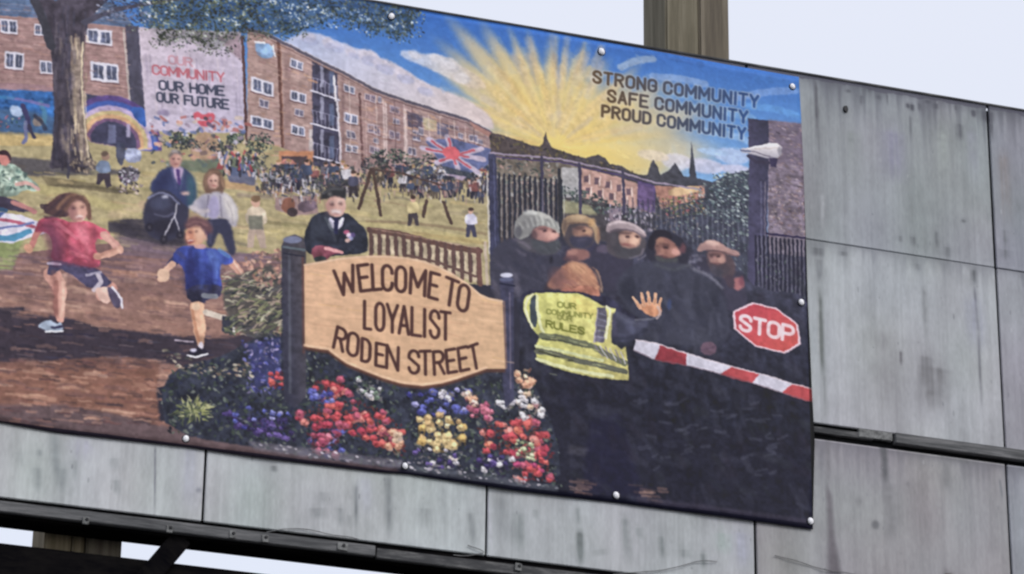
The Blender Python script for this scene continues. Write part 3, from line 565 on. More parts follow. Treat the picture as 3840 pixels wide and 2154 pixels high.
    DABS([(1600, 500), (1760, 500), (1760, 600), (1620, 590)], 90, [(84, 92, 92), (120, 110, 110), (66, 70, 84), (140, 130, 120)], (2.5, 5.5), a=.6)
    F([(1227, 390), (1246, 392), (1258, 730), (1232, 730)], (62, 64, 90), j=.2); S([(1224, 440), (1229, 640)], 4, (196, 190, 186), a=.85); S([(1240, 400), (1246, 700)], 3, (100, 104, 140), a=.6)
    # dark post, brick pier, security camera
    F([(1929, 306), (2040, 316), (2040, 650), (1929, 640)], (122, 110, 124), j=.3)
    F([(1929, 306), (2040, 316), (2040, 420), (1929, 410)], (112, 100, 118), a=.8, soft=6)
    DABS([(1931, 308), (2036, 318), (2036, 610), (1931, 600)], 330, [(104, 92, 104), (134, 120, 128), (146, 122, 120), (112, 94, 104), (86, 78, 94), (150, 138, 142), (124, 106, 100)], (3, 8), rot=6, asp=.45, a=.55)
    for k in range(26):
        y = 320+k*11; S([(1931, y), (2036, y+11)], 1.5, (84, 76, 90), a=.35)
    DABS([(1931, 470), (2036, 480), (2036, 600), (1931, 590)], 120, [(160, 140, 134), (96, 84, 88), (176, 160, 156), (128, 100, 96)], (2.5, 5), a=.6)
    F([(1878, 300), (1930, 306), (1932, 330), (1926, 640), (1930, 760), (1878, 740), (1882, 420)], (72, 70, 96), j=.15, c2=(58, 58, 80), ax=((1880, 400), (1930, 400)))
    S([(1912, 460), (1914, 740)], 4, (104, 104, 132), a=.6); S([(1922, 460), (1922, 740)], 3, (150, 140, 150), a=.5)
    S([(1880, 396), (1900, 410), (1930, 412)], 9, (62, 58, 80)); F([(1862, 376), (1890, 373), (1930, 364), (1952, 363), (1964, 372), (1962, 392), (1948, 402), (1918, 400), (1896, 393), (1862, 385)], (222, 214, 214), sm=0, soft=1, c2=(150, 146, 160), ax=((1910, 368), (1914, 404)), fold=0, j=.05)
    S([(1862, 381), (1900, 386), (1930, 396), (1950, 402)], 4, (112, 106, 122), a=.8); S([(1880, 376), (1940, 366)], 4, (240, 236, 236), a=.8); S([(1896, 378), (1955, 376)], 3, (188, 176, 166), a=.7); O(1959, 383, 6, 12, (120, 116, 128), a=.7, soft=1.5); S([(1862, 381), (1884, 384)], 6, (90, 104, 140), a=.7)
    F([(1932, 400), (1955, 402), (1950, 425), (1935, 420)], (60, 54, 84))
    for i in range(14):
        x = 1898+i*10.5; S([(x, 596+i*1.2), (x+3, 760)], 6, (46, 46, 64)); S([(x+5, 600), (x+7, 745)], 2.6, (120, 118, 130), a=.6)
    S([(1925, 590), (2040, 604)], 6, (52, 46, 76)); DABS([(1900, 640), (2030, 640), (2030, 750), (1900, 750)], 80, [(80, 92, 90), (60, 64, 80), (110, 110, 120)], (2, 5), rot=85)
    # ---------------- the dark group
    base = [(1246, 640), (1270, 612), (1300, 600), (1330, 590), (1420, 600), (1500, 612), (1560, 610), (1620, 590), (1660, 580), (1720, 600), (1745, 640), (1800, 650), (1860, 680), (1900, 730), (2042, 745), (2062, 1000), (2062, 1380), (1290, 1260), (1300, 1000), (1310, 760), (1255, 740)]
    F(base, (64, 65, 82), sm=1, j=.2, c2=(36, 38, 52), ax=((1600, 640), (1690, 1060)))
    F([(1290, 1000), (1420, 960), (1570, 980), (1600, 1060), (2062, 1100), (2062, 1380), (1290, 1270)], (38, 39, 54), soft=6, j=.2)
    F([(1480, 1060), (1560, 1040), (1620, 1260), (1460, 1240)], (36, 36, 60), soft=6, a=.8)
    for _ in range(420):
        x, y = RNG.uniform(1300, 2040), RNG.uniform(640, 1290)
        if x < 1420 and y > 1000: continue
        L = RNG.uniform(14, 60); an = RNG.uniform(.2, 1.6)*(1 if RNG.random() < .6 else -1)
        S([(x, y), (x+L*math.cos(an), y+L*abs(math.sin(an)))], RNG.uniform(6, 22), ((62, 64, 80), (34, 36, 50), (46, 47, 64), (68, 69, 84), (54, 58, 64), (50, 46, 60))[RNG.integers(6)], a=.3, soft=8)
    for _ in range(45):
        x, y = RNG.uniform(1580, 1960), RNG.uniform(1010, 1200)
        S([(x, y), (x+RNG.uniform(10, 30), y+RNG.uniform(-10, 4))], RNG.uniform(4, 9), (82, 84, 100), a=.4, soft=5)
    # heads, back row left to right: built up in soft patches of light and dark
    K(1820, 740, .4983)
    def P_(pts, c, a=1, soft=3, sm=2): F(pts, c, a=a, soft=soft, sm=sm, j=.07, fold=0)
    def T(x, y, rx, ry, c, a=.8, soft=4, rot=0): O(x, y, rx, ry, c, rot, a=a, soft=soft, j=.06)
    def cloth(n, x0, x1, y0, y1, cs, w=(16, 46), L=(60, 170), up=(.3, 1.5)):
        for _ in range(n):
            x, y = RNG.uniform(x0, x1), RNG.uniform(y0, y1); l = RNG.uniform(*L); t = RNG.uniform(*up)
            S([(x, y), (x+l*.5*math.cos(t)-8, y+l*.5*math.sin(t)), (x+l*math.cos(t), y+l*math.sin(t))], RNG.uniform(*w), cs[RNG.integers(len(cs))], a=RNG.uniform(.2, .42), soft=7, sm=1)
    # second and third men stand behind
    P_([(560, 420), (600, 380), (760, 380), (860, 370), (960, 380), (1060, 430), (1120, 560), (1000, 760), (560, 600)], (62, 60, 78))
    T(760, 360, 60, 60, (66, 64, 92)); T(880, 400, 60, 30, (112, 98, 118), .6); T(690, 440, 92, 48, (150, 104, 96), .9); T(650, 420, 40, 22, (176, 128, 116), .6); T(640, 470, 60, 24, (104, 74, 78), .7)
    P_([(570, 300), (580, 210), (640, 160), (740, 160), (820, 230), (830, 330), (760, 400), (640, 400)], (92, 82, 84))
    P_([(640, 240), (720, 220), (790, 240), (800, 290), (760, 330), (660, 310)], (158, 118, 102)); T(765, 268, 30, 26, (204, 158, 124)); T(700, 240, 40, 12, (92, 70, 70), .8); T(735, 262, 14, 8, (70, 52, 56)); T(690, 290, 30, 16, (186, 140, 118), .5); T(752, 296, 24, 8, (110, 76, 76))
    P_([(620, 300), (700, 310), (800, 300), (800, 360), (730, 400), (640, 380)], (64, 64, 88)); T(720, 330, 40, 10, (100, 92, 116), .6)
    P_([(562, 230), (580, 165), (640, 138), (720, 138), (790, 168), (838, 230), (852, 310), (840, 380), (815, 330), (800, 230), (720, 200), (640, 205), (600, 250), (585, 320)], (172, 142, 110), soft=2); T(690, 160, 60, 16, (198, 168, 132), .8); T(790, 200, 26, 34, (204, 158, 108), .8, rot=40); T(590, 220, 18, 50, (110, 92, 82), .8); T(842, 290, 12, 60, (150, 112, 90), .8); S([(600, 215), (690, 196), (780, 215)], 12, (120, 92, 76), a=.6, sm=1, soft=3)
    # third man, flat cap
    P_([(900, 420), (905, 290), (950, 230), (1040, 240), (1150, 280), (1200, 330), (1200, 420), (1120, 470), (980, 470)], (86, 80, 86))
    P_([(1000, 270), (1080, 250), (1150, 290), (1160, 350), (1110, 400), (1020, 390), (985, 330)], (182, 140, 122)); T(1115, 340, 26, 30, (226, 178, 152), .85); T(1030, 325, 30, 24, (206, 166, 146), .7); T(1060, 310, 18, 12, (78, 58, 60), .85); T(1130, 308, 18, 10, (84, 62, 64), .85); T(1040, 280, 60, 12, (96, 74, 74), .8); T(1085, 345, 10, 22, (216, 166, 142)); T(1050, 368, 46, 10, (128, 78, 76), .9, rot=10); T(1095, 376, 30, 9, (150, 104, 98), .7)
    P_([(930, 280), (990, 270), (990, 360), (1040, 400), (1130, 400), (1170, 370), (1150, 450), (1060, 480), (960, 440)], (78, 76, 82)); T(960, 330, 26, 50, (110, 102, 106), .5)
    P_([(895, 262), (910, 210), (960, 186), (1040, 188), (1120, 214), (1180, 258), (1208, 304), (1180, 312), (1120, 276), (1040, 250), (960, 250), (920, 280)], (178, 158, 160), soft=2, sm=1); S([(915, 220), (1000, 196), (1100, 216), (1180, 270)], 18, (220, 200, 200), a=.8, sm=2, soft=4); S([(930, 270), (1040, 246), (1130, 276), (1190, 308)], 14, (110, 94, 102), a=.8, sm=2, soft=3)
    for q in (((1210, 390), (1215, 440), (1140, 480)), ((1180, 400), (1160, 450), (1080, 470))): S(q, 14, (124, 118, 132), a=.6, sm=2, soft=4)
    # fifth man on the right
    P_([(1560, 480), (1640, 440), (1700, 560), (1900, 560), (1960, 700), (1960, 900), (1640, 800)], (64, 62, 80)); P_([(1640, 420), (1700, 400), (1830, 430), (1880, 520), (1860, 620), (1760, 620), (1680, 560)], (92, 76, 82))
    P_([(1655, 420), (1740, 410), (1800, 440), (1800, 500), (1740, 530), (1680, 500)], (156, 114, 108)); T(1770, 480, 26, 26, (190, 146, 132), .8); T(1700, 485, 22, 22, (178, 134, 124), .7); T(1720, 440, 50, 12, (88, 64, 66), .8); T(1745, 455, 12, 8, (64, 48, 52)); T(1695, 452, 12, 7, (70, 52, 56)); T(1730, 510, 40, 9, (110, 70, 72), .8)
    P_([(1680, 500), (1740, 520), (1810, 500), (1840, 560), (1780, 620), (1700, 590)], (82, 70, 78))
    P_([(1572, 402), (1620, 350), (1690, 326), (1760, 344), (1800, 386), (1900, 416), (1905, 452), (1820, 440), (1740, 408), (1660, 404), (1600, 424)], (178, 138, 130), soft=2, sm=1); T(1700, 352, 54, 20, (216, 176, 162), .85, rot=8); S([(1660, 408), (1760, 416), (1890, 452)], 14, (112, 84, 86), a=.8, sm=1, soft=3); T(1860, 425, 40, 12, (150, 118, 118), .6, rot=18)
    T(1895, 660, 46, 50, (172, 108, 108), .9); T(1920, 640, 20, 40, (120, 70, 84), .8); P_([(1780, 600), (1850, 580), (1880, 680), (1820, 700)], (74, 62, 74))
    for _ in range(40): T(RNG.uniform(1500, 1620), RNG.uniform(440, 560), RNG.uniform(6, 16), RNG.uniform(5, 12), ((150, 148, 166), (64, 62, 84), (110, 106, 124))[RNG.integers(3)], .6, 3)
    # first man, woolly hat, at the left
    P_([(20, 460), (90, 350), (210, 300), (340, 350), (470, 420), (570, 440), (575, 560), (500, 660), (430, 760), (40, 760)], (64, 64, 80), soft=4)
    P_([(215, 300), (260, 230), (340, 230), (420, 330), (560, 330), (565, 420), (440, 450), (330, 420), (250, 380)], (82, 80, 88))
    P_([(340, 250), (400, 222), (480, 226), (545, 262), (545, 315), (480, 345), (380, 330), (345, 290)], (186, 134, 124)); T(512, 292, 34, 24, (228, 170, 156), .9); T(430, 296, 44, 22, (200, 148, 138), .7); T(430, 244, 40, 9, (100, 74, 78), .85); T(505, 252, 26, 8, (104, 78, 80), .85); T(440, 262, 16, 8, (72, 56, 62), .85); T(508, 268, 13, 7, (80, 62, 66), .8); T(478, 296, 12, 24, (222, 166, 152)); T(360, 290, 22, 40, (104, 78, 82), .7); T(470, 344, 50, 11, (150, 108, 112), .85); T(450, 360, 30, 8, (110, 70, 76), .7)
    P_([(335, 310), (390, 334), (460, 352), (545, 322), (560, 380), (520, 430), (440, 440), (360, 400)], (76, 80, 86)); cloth(10, 380, 540, 350, 400, [(104, 106, 112), (56, 60, 66)], (6, 14), (20, 50))
    P_([(206, 290), (214, 200), (262, 136), (340, 104), (430, 118), (520, 178), (556, 238), (548, 290), (500, 246), (430, 218), (360, 232), (326, 300), (250, 330)], (158, 158, 152), soft=2)
    for k in range(16): S([(235+k*20, 240-90*math.sin(.3+k/6.5)), (262+k*19, 262-46*math.sin(.3+k/6.5))], 10, (206, 206, 198) if k % 2 else (122, 122, 122), a=.5, soft=3)
    T(330, 124, 60, 18, (214, 214, 206), .8); T(440, 150, 60, 20, (190, 188, 180), .7, rot=25); T(240, 270, 30, 46, (96, 96, 102), .8); T(462, 182, 12, 8, (84, 84, 88), .8)
    cloth(26, 40, 480, 380, 720, [(88, 86, 102), (46, 46, 62), (54, 56, 74), (104, 98, 112)]); S([(215, 320), (280, 350), (330, 390)], 20, (112, 104, 118), a=.6, sm=1, soft=6); T(490, 480, 14, 30, (34, 34, 44), .7)
    # fourth man, dark hood, in front of them all
    P_([(1190, 460), (1205, 340), (1260, 262), (1350, 250), (1430, 290), (1500, 350), (1540, 470), (1480, 540), (1280, 540)], (50, 50, 64))
    P_([(1262, 400), (1270, 330), (1330, 306), (1390, 330), (1450, 400), (1455, 450), (1380, 480), (1290, 450)], (146, 102, 92)); T(1300, 340, 34, 26, (172, 124, 104), .8); T(1425, 424, 38, 24, (212, 154, 142), .85, rot=20); T(1350, 388, 26, 10, (66, 46, 52), .85, rot=12); T(1285, 378, 14, 8, (84, 60, 60), .8); T(1330, 365, 50, 9, (80, 56, 58), .7, rot=12); T(1320, 420, 16, 24, (178, 126, 110), .8); T(1300, 440, 34, 14, (170, 122, 110), .6); T(1335, 462, 36, 9, (104, 62, 66), .85, rot=6); T(1478, 395, 26, 40, (124, 78, 84), .7)
    P_([(1210, 390), (1220, 300), (1280, 254), (1370, 262), (1410, 330), (1370, 325), (1320, 300), (1270, 330), (1255, 420)], (42, 40, 52), soft=2); P_([(1255, 440), (1320, 466), (1400, 478), (1450, 462), (1420, 530), (1320, 540)], (78, 80, 80))
    P_([(960, 700), (1010, 590), (1110, 510), (1250, 490), (1440, 500), (1560, 550), (1690, 630), (1780, 740), (1830, 900), (1830, 1120), (1300, 1130), (1190, 960), (1060, 840)], (66, 68, 84), soft=5)
    P_([(980, 720), (1060, 600), (1120, 620), (1130, 760), (1080, 830)], (46, 48, 62), .8, 8); P_([(1650, 640), (1780, 760), (1820, 1100), (1650, 1100), (1560, 900)], (56, 58, 74), .8, 10)
    cloth(70, 1020, 1760, 540, 1040, [(84, 86, 102), (50, 52, 68), (60, 62, 80), (72, 74, 88), (44, 46, 60)], (20, 60), (90, 240), (.8, 1.9)); S([(1560, 550), (1680, 600), (1770, 690)], 26, (122, 122, 136), a=.7, sm=1, soft=7); S([(1280, 520), (1400, 560), (1520, 520)], 30, (86, 90, 96), a=.5, sm=1, soft=8)
    T(1375, 820, 14, 40, (64, 88, 150), .5)
    for x, y, rx, ry, a in ((300, 220, 90, 110, .4), (390, 300, 60, 60, .3), (620, 280, 60, 120, .4), (700, 230, 90, 50, .2), (960, 320, 60, 110, .4), (1050, 230, 150, 40, .2), (1280, 380, 40, 80, .3), (1640, 440, 60, 90, .35), (1720, 470, 120, 90, .12), (800, 350, 60, 60, .3)): T(x, y, rx, ry, (44, 42, 54), a*.6, 14)
    for x, y in ((440, 400), (710, 350), (1060, 430), (1350, 505), (1760, 560)): T(x, y, 90, 44, (70, 70, 80), .3, 12)
    for x, y, rx, ry, c in ((500, 290, 50, 34, (224, 168, 152)), (755, 268, 36, 30, (206, 158, 128)), (1110, 335, 40, 40, (226, 180, 154)), (1030, 325, 26, 26, (204, 160, 140)), (1410, 415, 44, 32, (208, 150, 134)), (1300, 345, 34, 26, (172, 124, 104)), (1760, 478, 40, 30, (190, 144, 130))): T(x, y, rx, ry, c, .4, 6)
    for x, y in ((440, 262), (508, 268), (735, 262), (1060, 310), (1130, 308), (1350, 388), (1745, 455)): T(x, y, 15, 8, (66, 48, 54), .8, 2)
    # man in the vest: head from behind
    P_([(430, 720), (460, 630), (520, 580), (560, 560), (840, 640), (870, 760), (700, 790), (480, 760)], (66, 58, 68)); P_([(450, 690), (480, 620), (545, 560), (600, 500), (690, 484), (780, 535), (830, 620), (862, 700), (848, 756), (770, 748), (650, 700), (540, 700)], (164, 114, 94), soft=3)
    T(700, 545, 84, 40, (222, 166, 126), .8, 10, 20); T(775, 620, 50, 60, (200, 142, 108), .65, 10, 50); T(540, 620, 70, 80, (108, 78, 80), .75, 14); T(620, 660, 80, 30, (150, 102, 94), .7, 8, 8); S([(640, 690), (740, 680), (820, 720)], 22, (120, 76, 68), a=.6, sm=1, soft=5); T(826, 706, 18, 30, (206, 144, 112), .9, 3); S([(830, 560), (862, 650), (872, 720)], 12, (226, 176, 130), a=.6, sm=1, soft=4)
    for _ in range(40):
        x, y = RNG.uniform(560, 820), RNG.uniform(510, 690); S([(x, y), (x+26, y+16), (x+48, y+40)], RNG.uniform(4, 10), ((236, 184, 138), (150, 98, 76), (200, 138, 102))[RNG.integers(3)], a=.3, sm=1, soft=3)
    P_([(560, 690), (660, 690), (800, 750), (790, 790), (660, 730), (560, 730)], (168, 108, 92))
    K(1920, 1080)
    F([(60, 120), (130, 40), (250, 30), (900, 60), (1120, 230), (1240, 300), (1300, 350), (1290, 470), (1180, 540), (1060, 560), (960, 540), (300, 480), (180, 400), (90, 260)], (50, 50, 70), sm=1, j=.2)
    F([(560, 30), (760, 70), (880, 110), (860, 20), (700, -20)], (170, 112, 92), sm=1)
    vest = [(105, 220), (110, 130), (150, 80), (230, 58), (420, 60), (640, 62), (760, 110), (900, 190), (1030, 222), (1005, 330), (985, 450), (990, 560), (1090, 630), (1130, 600), (1150, 760), (1160, 935), (1000, 930), (800, 905), (560, 850), (400, 800), (240, 735), (225, 600), (270, 500), (210, 430), (150, 340)]
    F(vest, (208, 206, 116), j=.14, c2=(190, 180, 108), ax=((250, 300), (1100, 700)), fold=.2)
    F([(560, 80), (700, 100), (840, 190), (820, 330), (600, 240)], (224, 206, 112), a=.7, soft=4, sm=1)
    F([(170, 130), (215, 75), (250, 90), (235, 220), (250, 340), (225, 430), (170, 330)], (70, 80, 88), sm=1)
    S([(240, 90), (245, 230), (280, 400), (320, 480)], 30, (214, 216, 160), sm=1); S([(200, 70), (130, 140), (130, 250), (200, 410)], 24, (222, 218, 166), sm=1)
    F([(845, 210), (930, 200), (945, 330), (920, 480), (910, 560), (820, 550), (830, 400)], (98, 94, 108), j=.25); S([(940, 200), (980, 230), (950, 380), (930, 520)], 26, (232, 226, 176), sm=1); S([(850, 230), (830, 400), (815, 550)], 14, (156, 146, 160))
    for i in range(5): S([(850, 260+i*60), (930, 290+i*56)], 14, (150, 148, 168), a=.5)
    S([(290, 490), (480, 510), (700, 570), (820, 600), (960, 690), (1120, 760)], 66, (104, 108, 84), sm=1); S([(300, 520), (500, 545), (700, 600)], 20, (70, 74, 62), a=.7)
    S([(240, 640), (420, 670), (640, 740), (840, 780), (1120, 850)], 58, (96, 98, 84), sm=1); S([(260, 640), (420, 690), (600, 740)], 22, (70, 72, 50), a=.8)
    S([(230, 590), (480, 640), (760, 710), (900, 740)], 30, (206, 212, 160), sm=1, a=.8); S([(240, 720), (480, 800), (760, 860), (1000, 900)], 34, (214, 216, 162), sm=1, a=.9)
    for i in range(6): S([(820+i*52, 580+i*14), (900+i*46, 700+i*14)], 16, (196, 190, 196) if i % 2 else (120, 112, 126), a=.75)
    for _ in range(40):
        x, y = RNG.uniform(240, 1050), RNG.uniform(420, 880); S([(x, y), (x+70, y+14)], RNG.uniform(6, 16), ((226, 216, 140), (160, 160, 96), (190, 196, 140))[RNG.integers(3)], a=.4, soft=1.5)
    F([(1000, 240), (1110, 260), (1210, 330), (1320, 320), (1360, 360), (1320, 470), (1200, 540), (1060, 560), (990, 520), (985, 380)], (70, 72, 92), sm=1, soft=3, j=.1, fold=.25); S([(1060, 290), (1180, 360), (1300, 380)], 60, (98, 100, 120), a=.5, sm=1, soft=10); S([(1020, 520), (1180, 520), (1330, 440)], 40, (44, 46, 62), a=.6, sm=1, soft=8); S([(1010, 330), (1030, 480)], 50, (78, 72, 96), a=.5, soft=8)
    # raised hand
    HS = (222, 166, 132)
    F([(1240, 190), (1290, 170), (1400, 150), (1480, 180), (1490, 260), (1440, 310), (1360, 290), (1290, 240)], (206, 140, 104), sm=1)
    for q in (((1270, 210), (1205, 110)), ((1310, 190), (1285, 70)), ((1365, 170), (1350, 58)), ((1415, 170), (1425, 70)), ((1455, 210), (1482, 120))): S(q, 40, HS, taper=.75); S([q[0], ((q[0][0]+q[1][0])/2, (q[0][1]+q[1][1])/2)], 14, (190, 124, 90), a=.5)
    S([(1450, 200), (1480, 260), (1440, 320)], 26, (214, 186, 178), a=.7, sm=1); S([(1230, 330), (1380, 330), (1440, 300)], 26, (120, 120, 130), a=.5, sm=1)
    # barrier
    up = [(1230, 535), (1430, 568), (1740, 672), (2180, 796), (2560, 893), (2800, 968), (3020, 1024)]; lo = [(1205, 640), (1420, 735), (1740, 792), (2060, 876), (2390, 965), (2690, 1060), (3020, 1165)]
    F(up+lo[::-1], (196, 192, 206), j=.1)
    def bar(a, b):
        F(a+b[::-1], (186, 74, 78), j=.12, c2=(150, 56, 66), ax=((2000, 760), (1960, 860)))
    bar([(1470, 585), (1600, 626), (1740, 672)], [(1420, 735), (1580, 770), (1735, 790)]); bar([(2190, 800), (2330, 835), (2470, 872)], [(2080, 882), (2230, 930), (2390, 965)])
    bar([(2800, 968), (2900, 990), (3020, 1024)], [(2700, 1062), (2850, 1115), (3020, 1165)])
    S(up, 16, (222, 206, 212), a=.7); S([(x, y-4) for x, y in lo], 14, (110, 84, 96), a=.45)
    O(1960, 620, 80, 70, (116, 88, 104), a=.85, soft=2); S([(1880, 640), (2030, 600)], 20, (90, 70, 90), a=.5)
    # flower edge right of the sign
    D()
    oct_ = [(1841, 786), (1890, 764), (1950, 776), (2004, 818), (2013, 868), (1972, 892), (1896, 874), (1843, 830)]
    c0 = np.mean(oct_, 0)
    F(oct_, (226, 190, 200), j=.06); F([tuple(c0+(np.array(p)-c0)*.93) for p in oct_], (188, 66, 78), j=.1, c2=(204, 84, 80), ax=((1880, 780), (1960, 880)))
    # ---------------- bench, veteran
    K(960, 540)
    F([(1120, 870), (2260, 1060), (2250, 1420), (1900, 1290), (1500, 1140), (1120, 1110)], (178, 160, 132), j=.25)
    S([(1130, 880), (1400, 915), (1700, 985), (2000, 1060), (2240, 1085)], 62, (104, 76, 68)); S([(1140, 862), (1700, 965), (2230, 1065)], 14, (170, 140, 120), a=.6)
    for i in range(14):
        x = 1140+i*83; y = 880+i*15.5; S([(x, y), (x+6, y+270+i*4)], 38, (98, 74, 70)); S([(x+24, y+60), (x+26, y+230)], 9, (60, 48, 54), a=.7)
    S([(1500, 1130), (1800, 1200), (2200, 1340)], 30, (104, 80, 74)); S([(2222, 1070), (2240, 1420)], 46, (110, 78, 72)); S([(2290, 1000), (2310, 1420)], 30, (188, 168, 156), a=.7)
    F([(470, 930), (550, 740), (640, 700), (720, 690), (880, 690), (1000, 790), (1085, 860), (1115, 1000), (1110, 1110), (860, 1130), (640, 1150), (480, 1090)], (50, 54, 68), sm=1, j=.2)
    F([(720, 730), (790, 800), (880, 730), (860, 830), (800, 880), (720, 840)], (206, 200, 220), sm=1); S([(795, 770), (790, 900)], 40, (44, 46, 80)); S([(690, 760), (760, 880)], 30, (84, 92, 100), a=.7)
    face(795, 635, 98, 110, (212, 164, 150), look=.1, shade=.75); O(790, 700, 52, 16, (226, 214, 214), a=.8)
    F([(640, 570), (680, 480), (760, 445), (860, 460), (890, 520), (880, 570), (780, 535), (700, 560)], (48, 48, 52), sm=2); O(730, 480, 34, 12, (190, 190, 190), 10, a=.7)
    for x, y, c in ((900, 900, (176, 90, 120)), (925, 930, (220, 190, 206)), (940, 960, (150, 150, 190)), (910, 980, (196, 160, 150)), (965, 930, (110, 90, 150))): O(x, y, 26, 22, c)
    F([(540, 1080), (600, 1020), (720, 1040), (840, 1080), (860, 1110), (740, 1130), (700, 1190), (580, 1190)], (130, 70, 84), sm=1); S([(690, 1060), (850, 1100)], 36, (218, 150, 150)); F([(560, 1150), (690, 1130), (700, 1200), (600, 1215)], (54, 60, 62), sm=1)
    # ---------------- strolling couple with pram
    K(0, 500, .4983)
    F([(800, 690), (960, 660), (1080, 700), (1330, 780), (1380, 860), (1180, 860), (960, 790)], (60, 56, 68), soft=8, a=.85); S([(880, 800), (1100, 850), (1300, 900)], 50, (110, 92, 104), a=.6, soft=12, sm=1)
    P_([(1110, 440), (1140, 370), (1195, 292), (1275, 256), (1370, 264), (1445, 320), (1475, 420), (1465, 560), (1390, 590), (1290, 540), (1190, 480)], (58, 66, 104)); P_([(1400, 300), (1450, 330), (1478, 430), (1462, 570), (1400, 580), (1400, 430)], (60, 96, 110), .8, 8); P_([(1150, 380), (1230, 300), (1280, 300), (1250, 440), (1160, 470)], (44, 48, 84), .7, 9)
    P_([(1285, 262), (1350, 256), (1385, 290), (1340, 400), (1310, 360)], (184, 160, 190), .95, 3); S([(1335, 290), (1345, 390)], 24, (80, 56, 116), soft=4); S([(1290, 280), (1320, 420)], 16, (76, 80, 120), a=.7, soft=4); S([(1385, 290), (1350, 430)], 16, (70, 84, 118), a=.7, soft=4)
    T(1318, 212, 46, 62, (196, 146, 132), 1, 3); T(1298, 225, 24, 46, (146, 102, 98), .6, 7); T(1335, 190, 26, 20, (226, 178, 158), .7, 6); T(1302, 205, 12, 6, (84, 62, 66), .8, 2); T(1340, 205, 12, 6, (88, 66, 68), .8, 2); T(1326, 222, 7, 14, (222, 170, 152), .7, 3); T(1324, 246, 20, 5, (136, 80, 82), .8, 2)
    P_([(1266, 210), (1268, 160), (1310, 128), (1360, 140), (1374, 200), (1352, 164), (1300, 158)], (112, 102, 102), 1, 3); T(1310, 146, 30, 10, (186, 176, 170), .7, 4)
    P_([(1065, 640), (1085, 540), (1130, 460), (1220, 430), (1300, 460), (1370, 540), (1430, 580), (1410, 720), (1340, 800), (1220, 830), (1100, 780)], (58, 58, 78)); P_([(1120, 520), (1200, 470), (1290, 520), (1260, 580), (1140, 590)], (74, 78, 104), .8, 6); S([(1110, 500), (1190, 452), (1280, 480), (1340, 540)], 14, (140, 144, 178), a=.75, soft=4, sm=2); T(1235, 490, 24, 12, (196, 196, 214), .85, 4); T(1390, 462, 34, 16, (204, 166, 158), .9, 4); P_([(1100, 680), (1300, 640), (1340, 760), (1200, 800)], (44, 42, 56), .8, 8); S([(1160, 620), (1240, 640), (1300, 610)], 14, (104, 104, 128), a=.6, soft=4, sm=1)
    for q in (((1305, 640), (1270, 710), (1228, 790)), ((1312, 640), (1346, 750)), ((1325, 540), (1308, 640))): S(q, 11, (176, 172, 182), a=.9, soft=2)
    for x, y in ((1225, 810), (1350, 775), (1120, 720)): T(x, y, 30, 34, (40, 38, 50), .9, 4); T(x, y, 12, 14, (120, 114, 126), .5, 3)
    P_([(1535, 650), (1620, 640), (1725, 650), (1750, 760), (1775, 920), (1720, 930), (1660, 760), (1630, 760), (1600, 880), (1545, 860)], (58, 60, 84)); S([(1580, 680), (1575, 830)], 20, (92, 92, 122), a=.5, soft=7)
    P_([(1415, 570), (1470, 500), (1555, 450), (1660, 438), (1745, 490), (1795, 600), (1775, 720), (1730, 710), (1700, 640), (1560, 650), (1480, 620)], (168, 162, 172)); P_([(1660, 450), (1740, 490), (1792, 610), (1760, 700), (1700, 620)], (204, 196, 188), .8, 7); P_([(1480, 500), (1550, 460), (1560, 600), (1500, 600)], (134, 130, 150), .7, 8); P_([(1570, 480), (1640, 480), (1652, 645), (1548, 655)], (156, 148, 182), .95, 3); S([(1566, 480), (1540, 640)], 12, (112, 106, 128), a=.7, soft=4); S([(1650, 480), (1665, 640)], 12, (118, 112, 130), a=.7, soft=4); S([(1430, 565), (1500, 600), (1560, 590)], 30, (188, 176, 178), a=.8, soft=6, sm=1); S([(1700, 520), (1740, 600), (1745, 690)], 10, (150, 142, 148), a=.6, soft=4, sm=1)
    P_([(1525, 440), (1520, 350), (1560, 280), (1620, 262), (1668, 310), (1690, 400), (1670, 470), (1640, 440), (1560, 470)], (112, 86, 74)); T(1600, 372, 42, 58, (204, 158, 140), 1, 3); T(1578, 385, 22, 46, (156, 112, 104), .6, 7); T(1618, 345, 22, 20, (226, 184, 164), .7, 6); T(1586, 366, 11, 6, (84, 60, 60), .8, 2); T(1620, 366, 11, 6, (84, 60, 60), .8, 2); T(1606, 404, 18, 5, (160, 86, 90), .8, 2); S([(1545, 420), (1540, 340), (1580, 295), (1640, 300)], 16, (146, 114, 92), a=.7, soft=5, sm=2); S([(1660, 330), (1675, 410)], 12, (168, 134, 104), a=.7, soft=4)
    K(0, 540)
    # child and pushchair by the tree, sitter on the grass, flag rug
    F([(950, 230), (1000, 180), (1080, 190), (1110, 250), (1090, 310), (960, 310)], (108, 122, 146), sm=1); F([(970, 310), (1100, 310), (1110, 440), (1060, 460), (1030, 360), (990, 430), (960, 420)], (70, 62, 74)); O(1050, 140, 42, 46, (160, 128, 110)); O(1040, 115, 40, 26, (110, 92, 80))
    F([(1240, 60), (1400, 60), (1420, 180), (1300, 210), (1230, 160)], (150, 156, 184), sm=1, j=.3); F([(1180, 260), (1380, 240), (1400, 380), (1240, 420), (1180, 340)], (116, 110, 118), sm=1, j=.4); DABS(ell(1290, 330, 120, 100), 60, [(70, 66, 80), (180, 176, 186), (110, 84, 110), (60, 60, 64)], (12, 28)); F([(1150, 0), (1260, 0), (1230, 260), (1160, 180)], (66, 70, 92), sm=1, a=.9)
    DABS([(1160, 440), (1420, 420), (1420, 520), (1160, 500)], 26, [(70, 62, 70), (130, 118, 120), (190, 170, 160)], (12, 24))
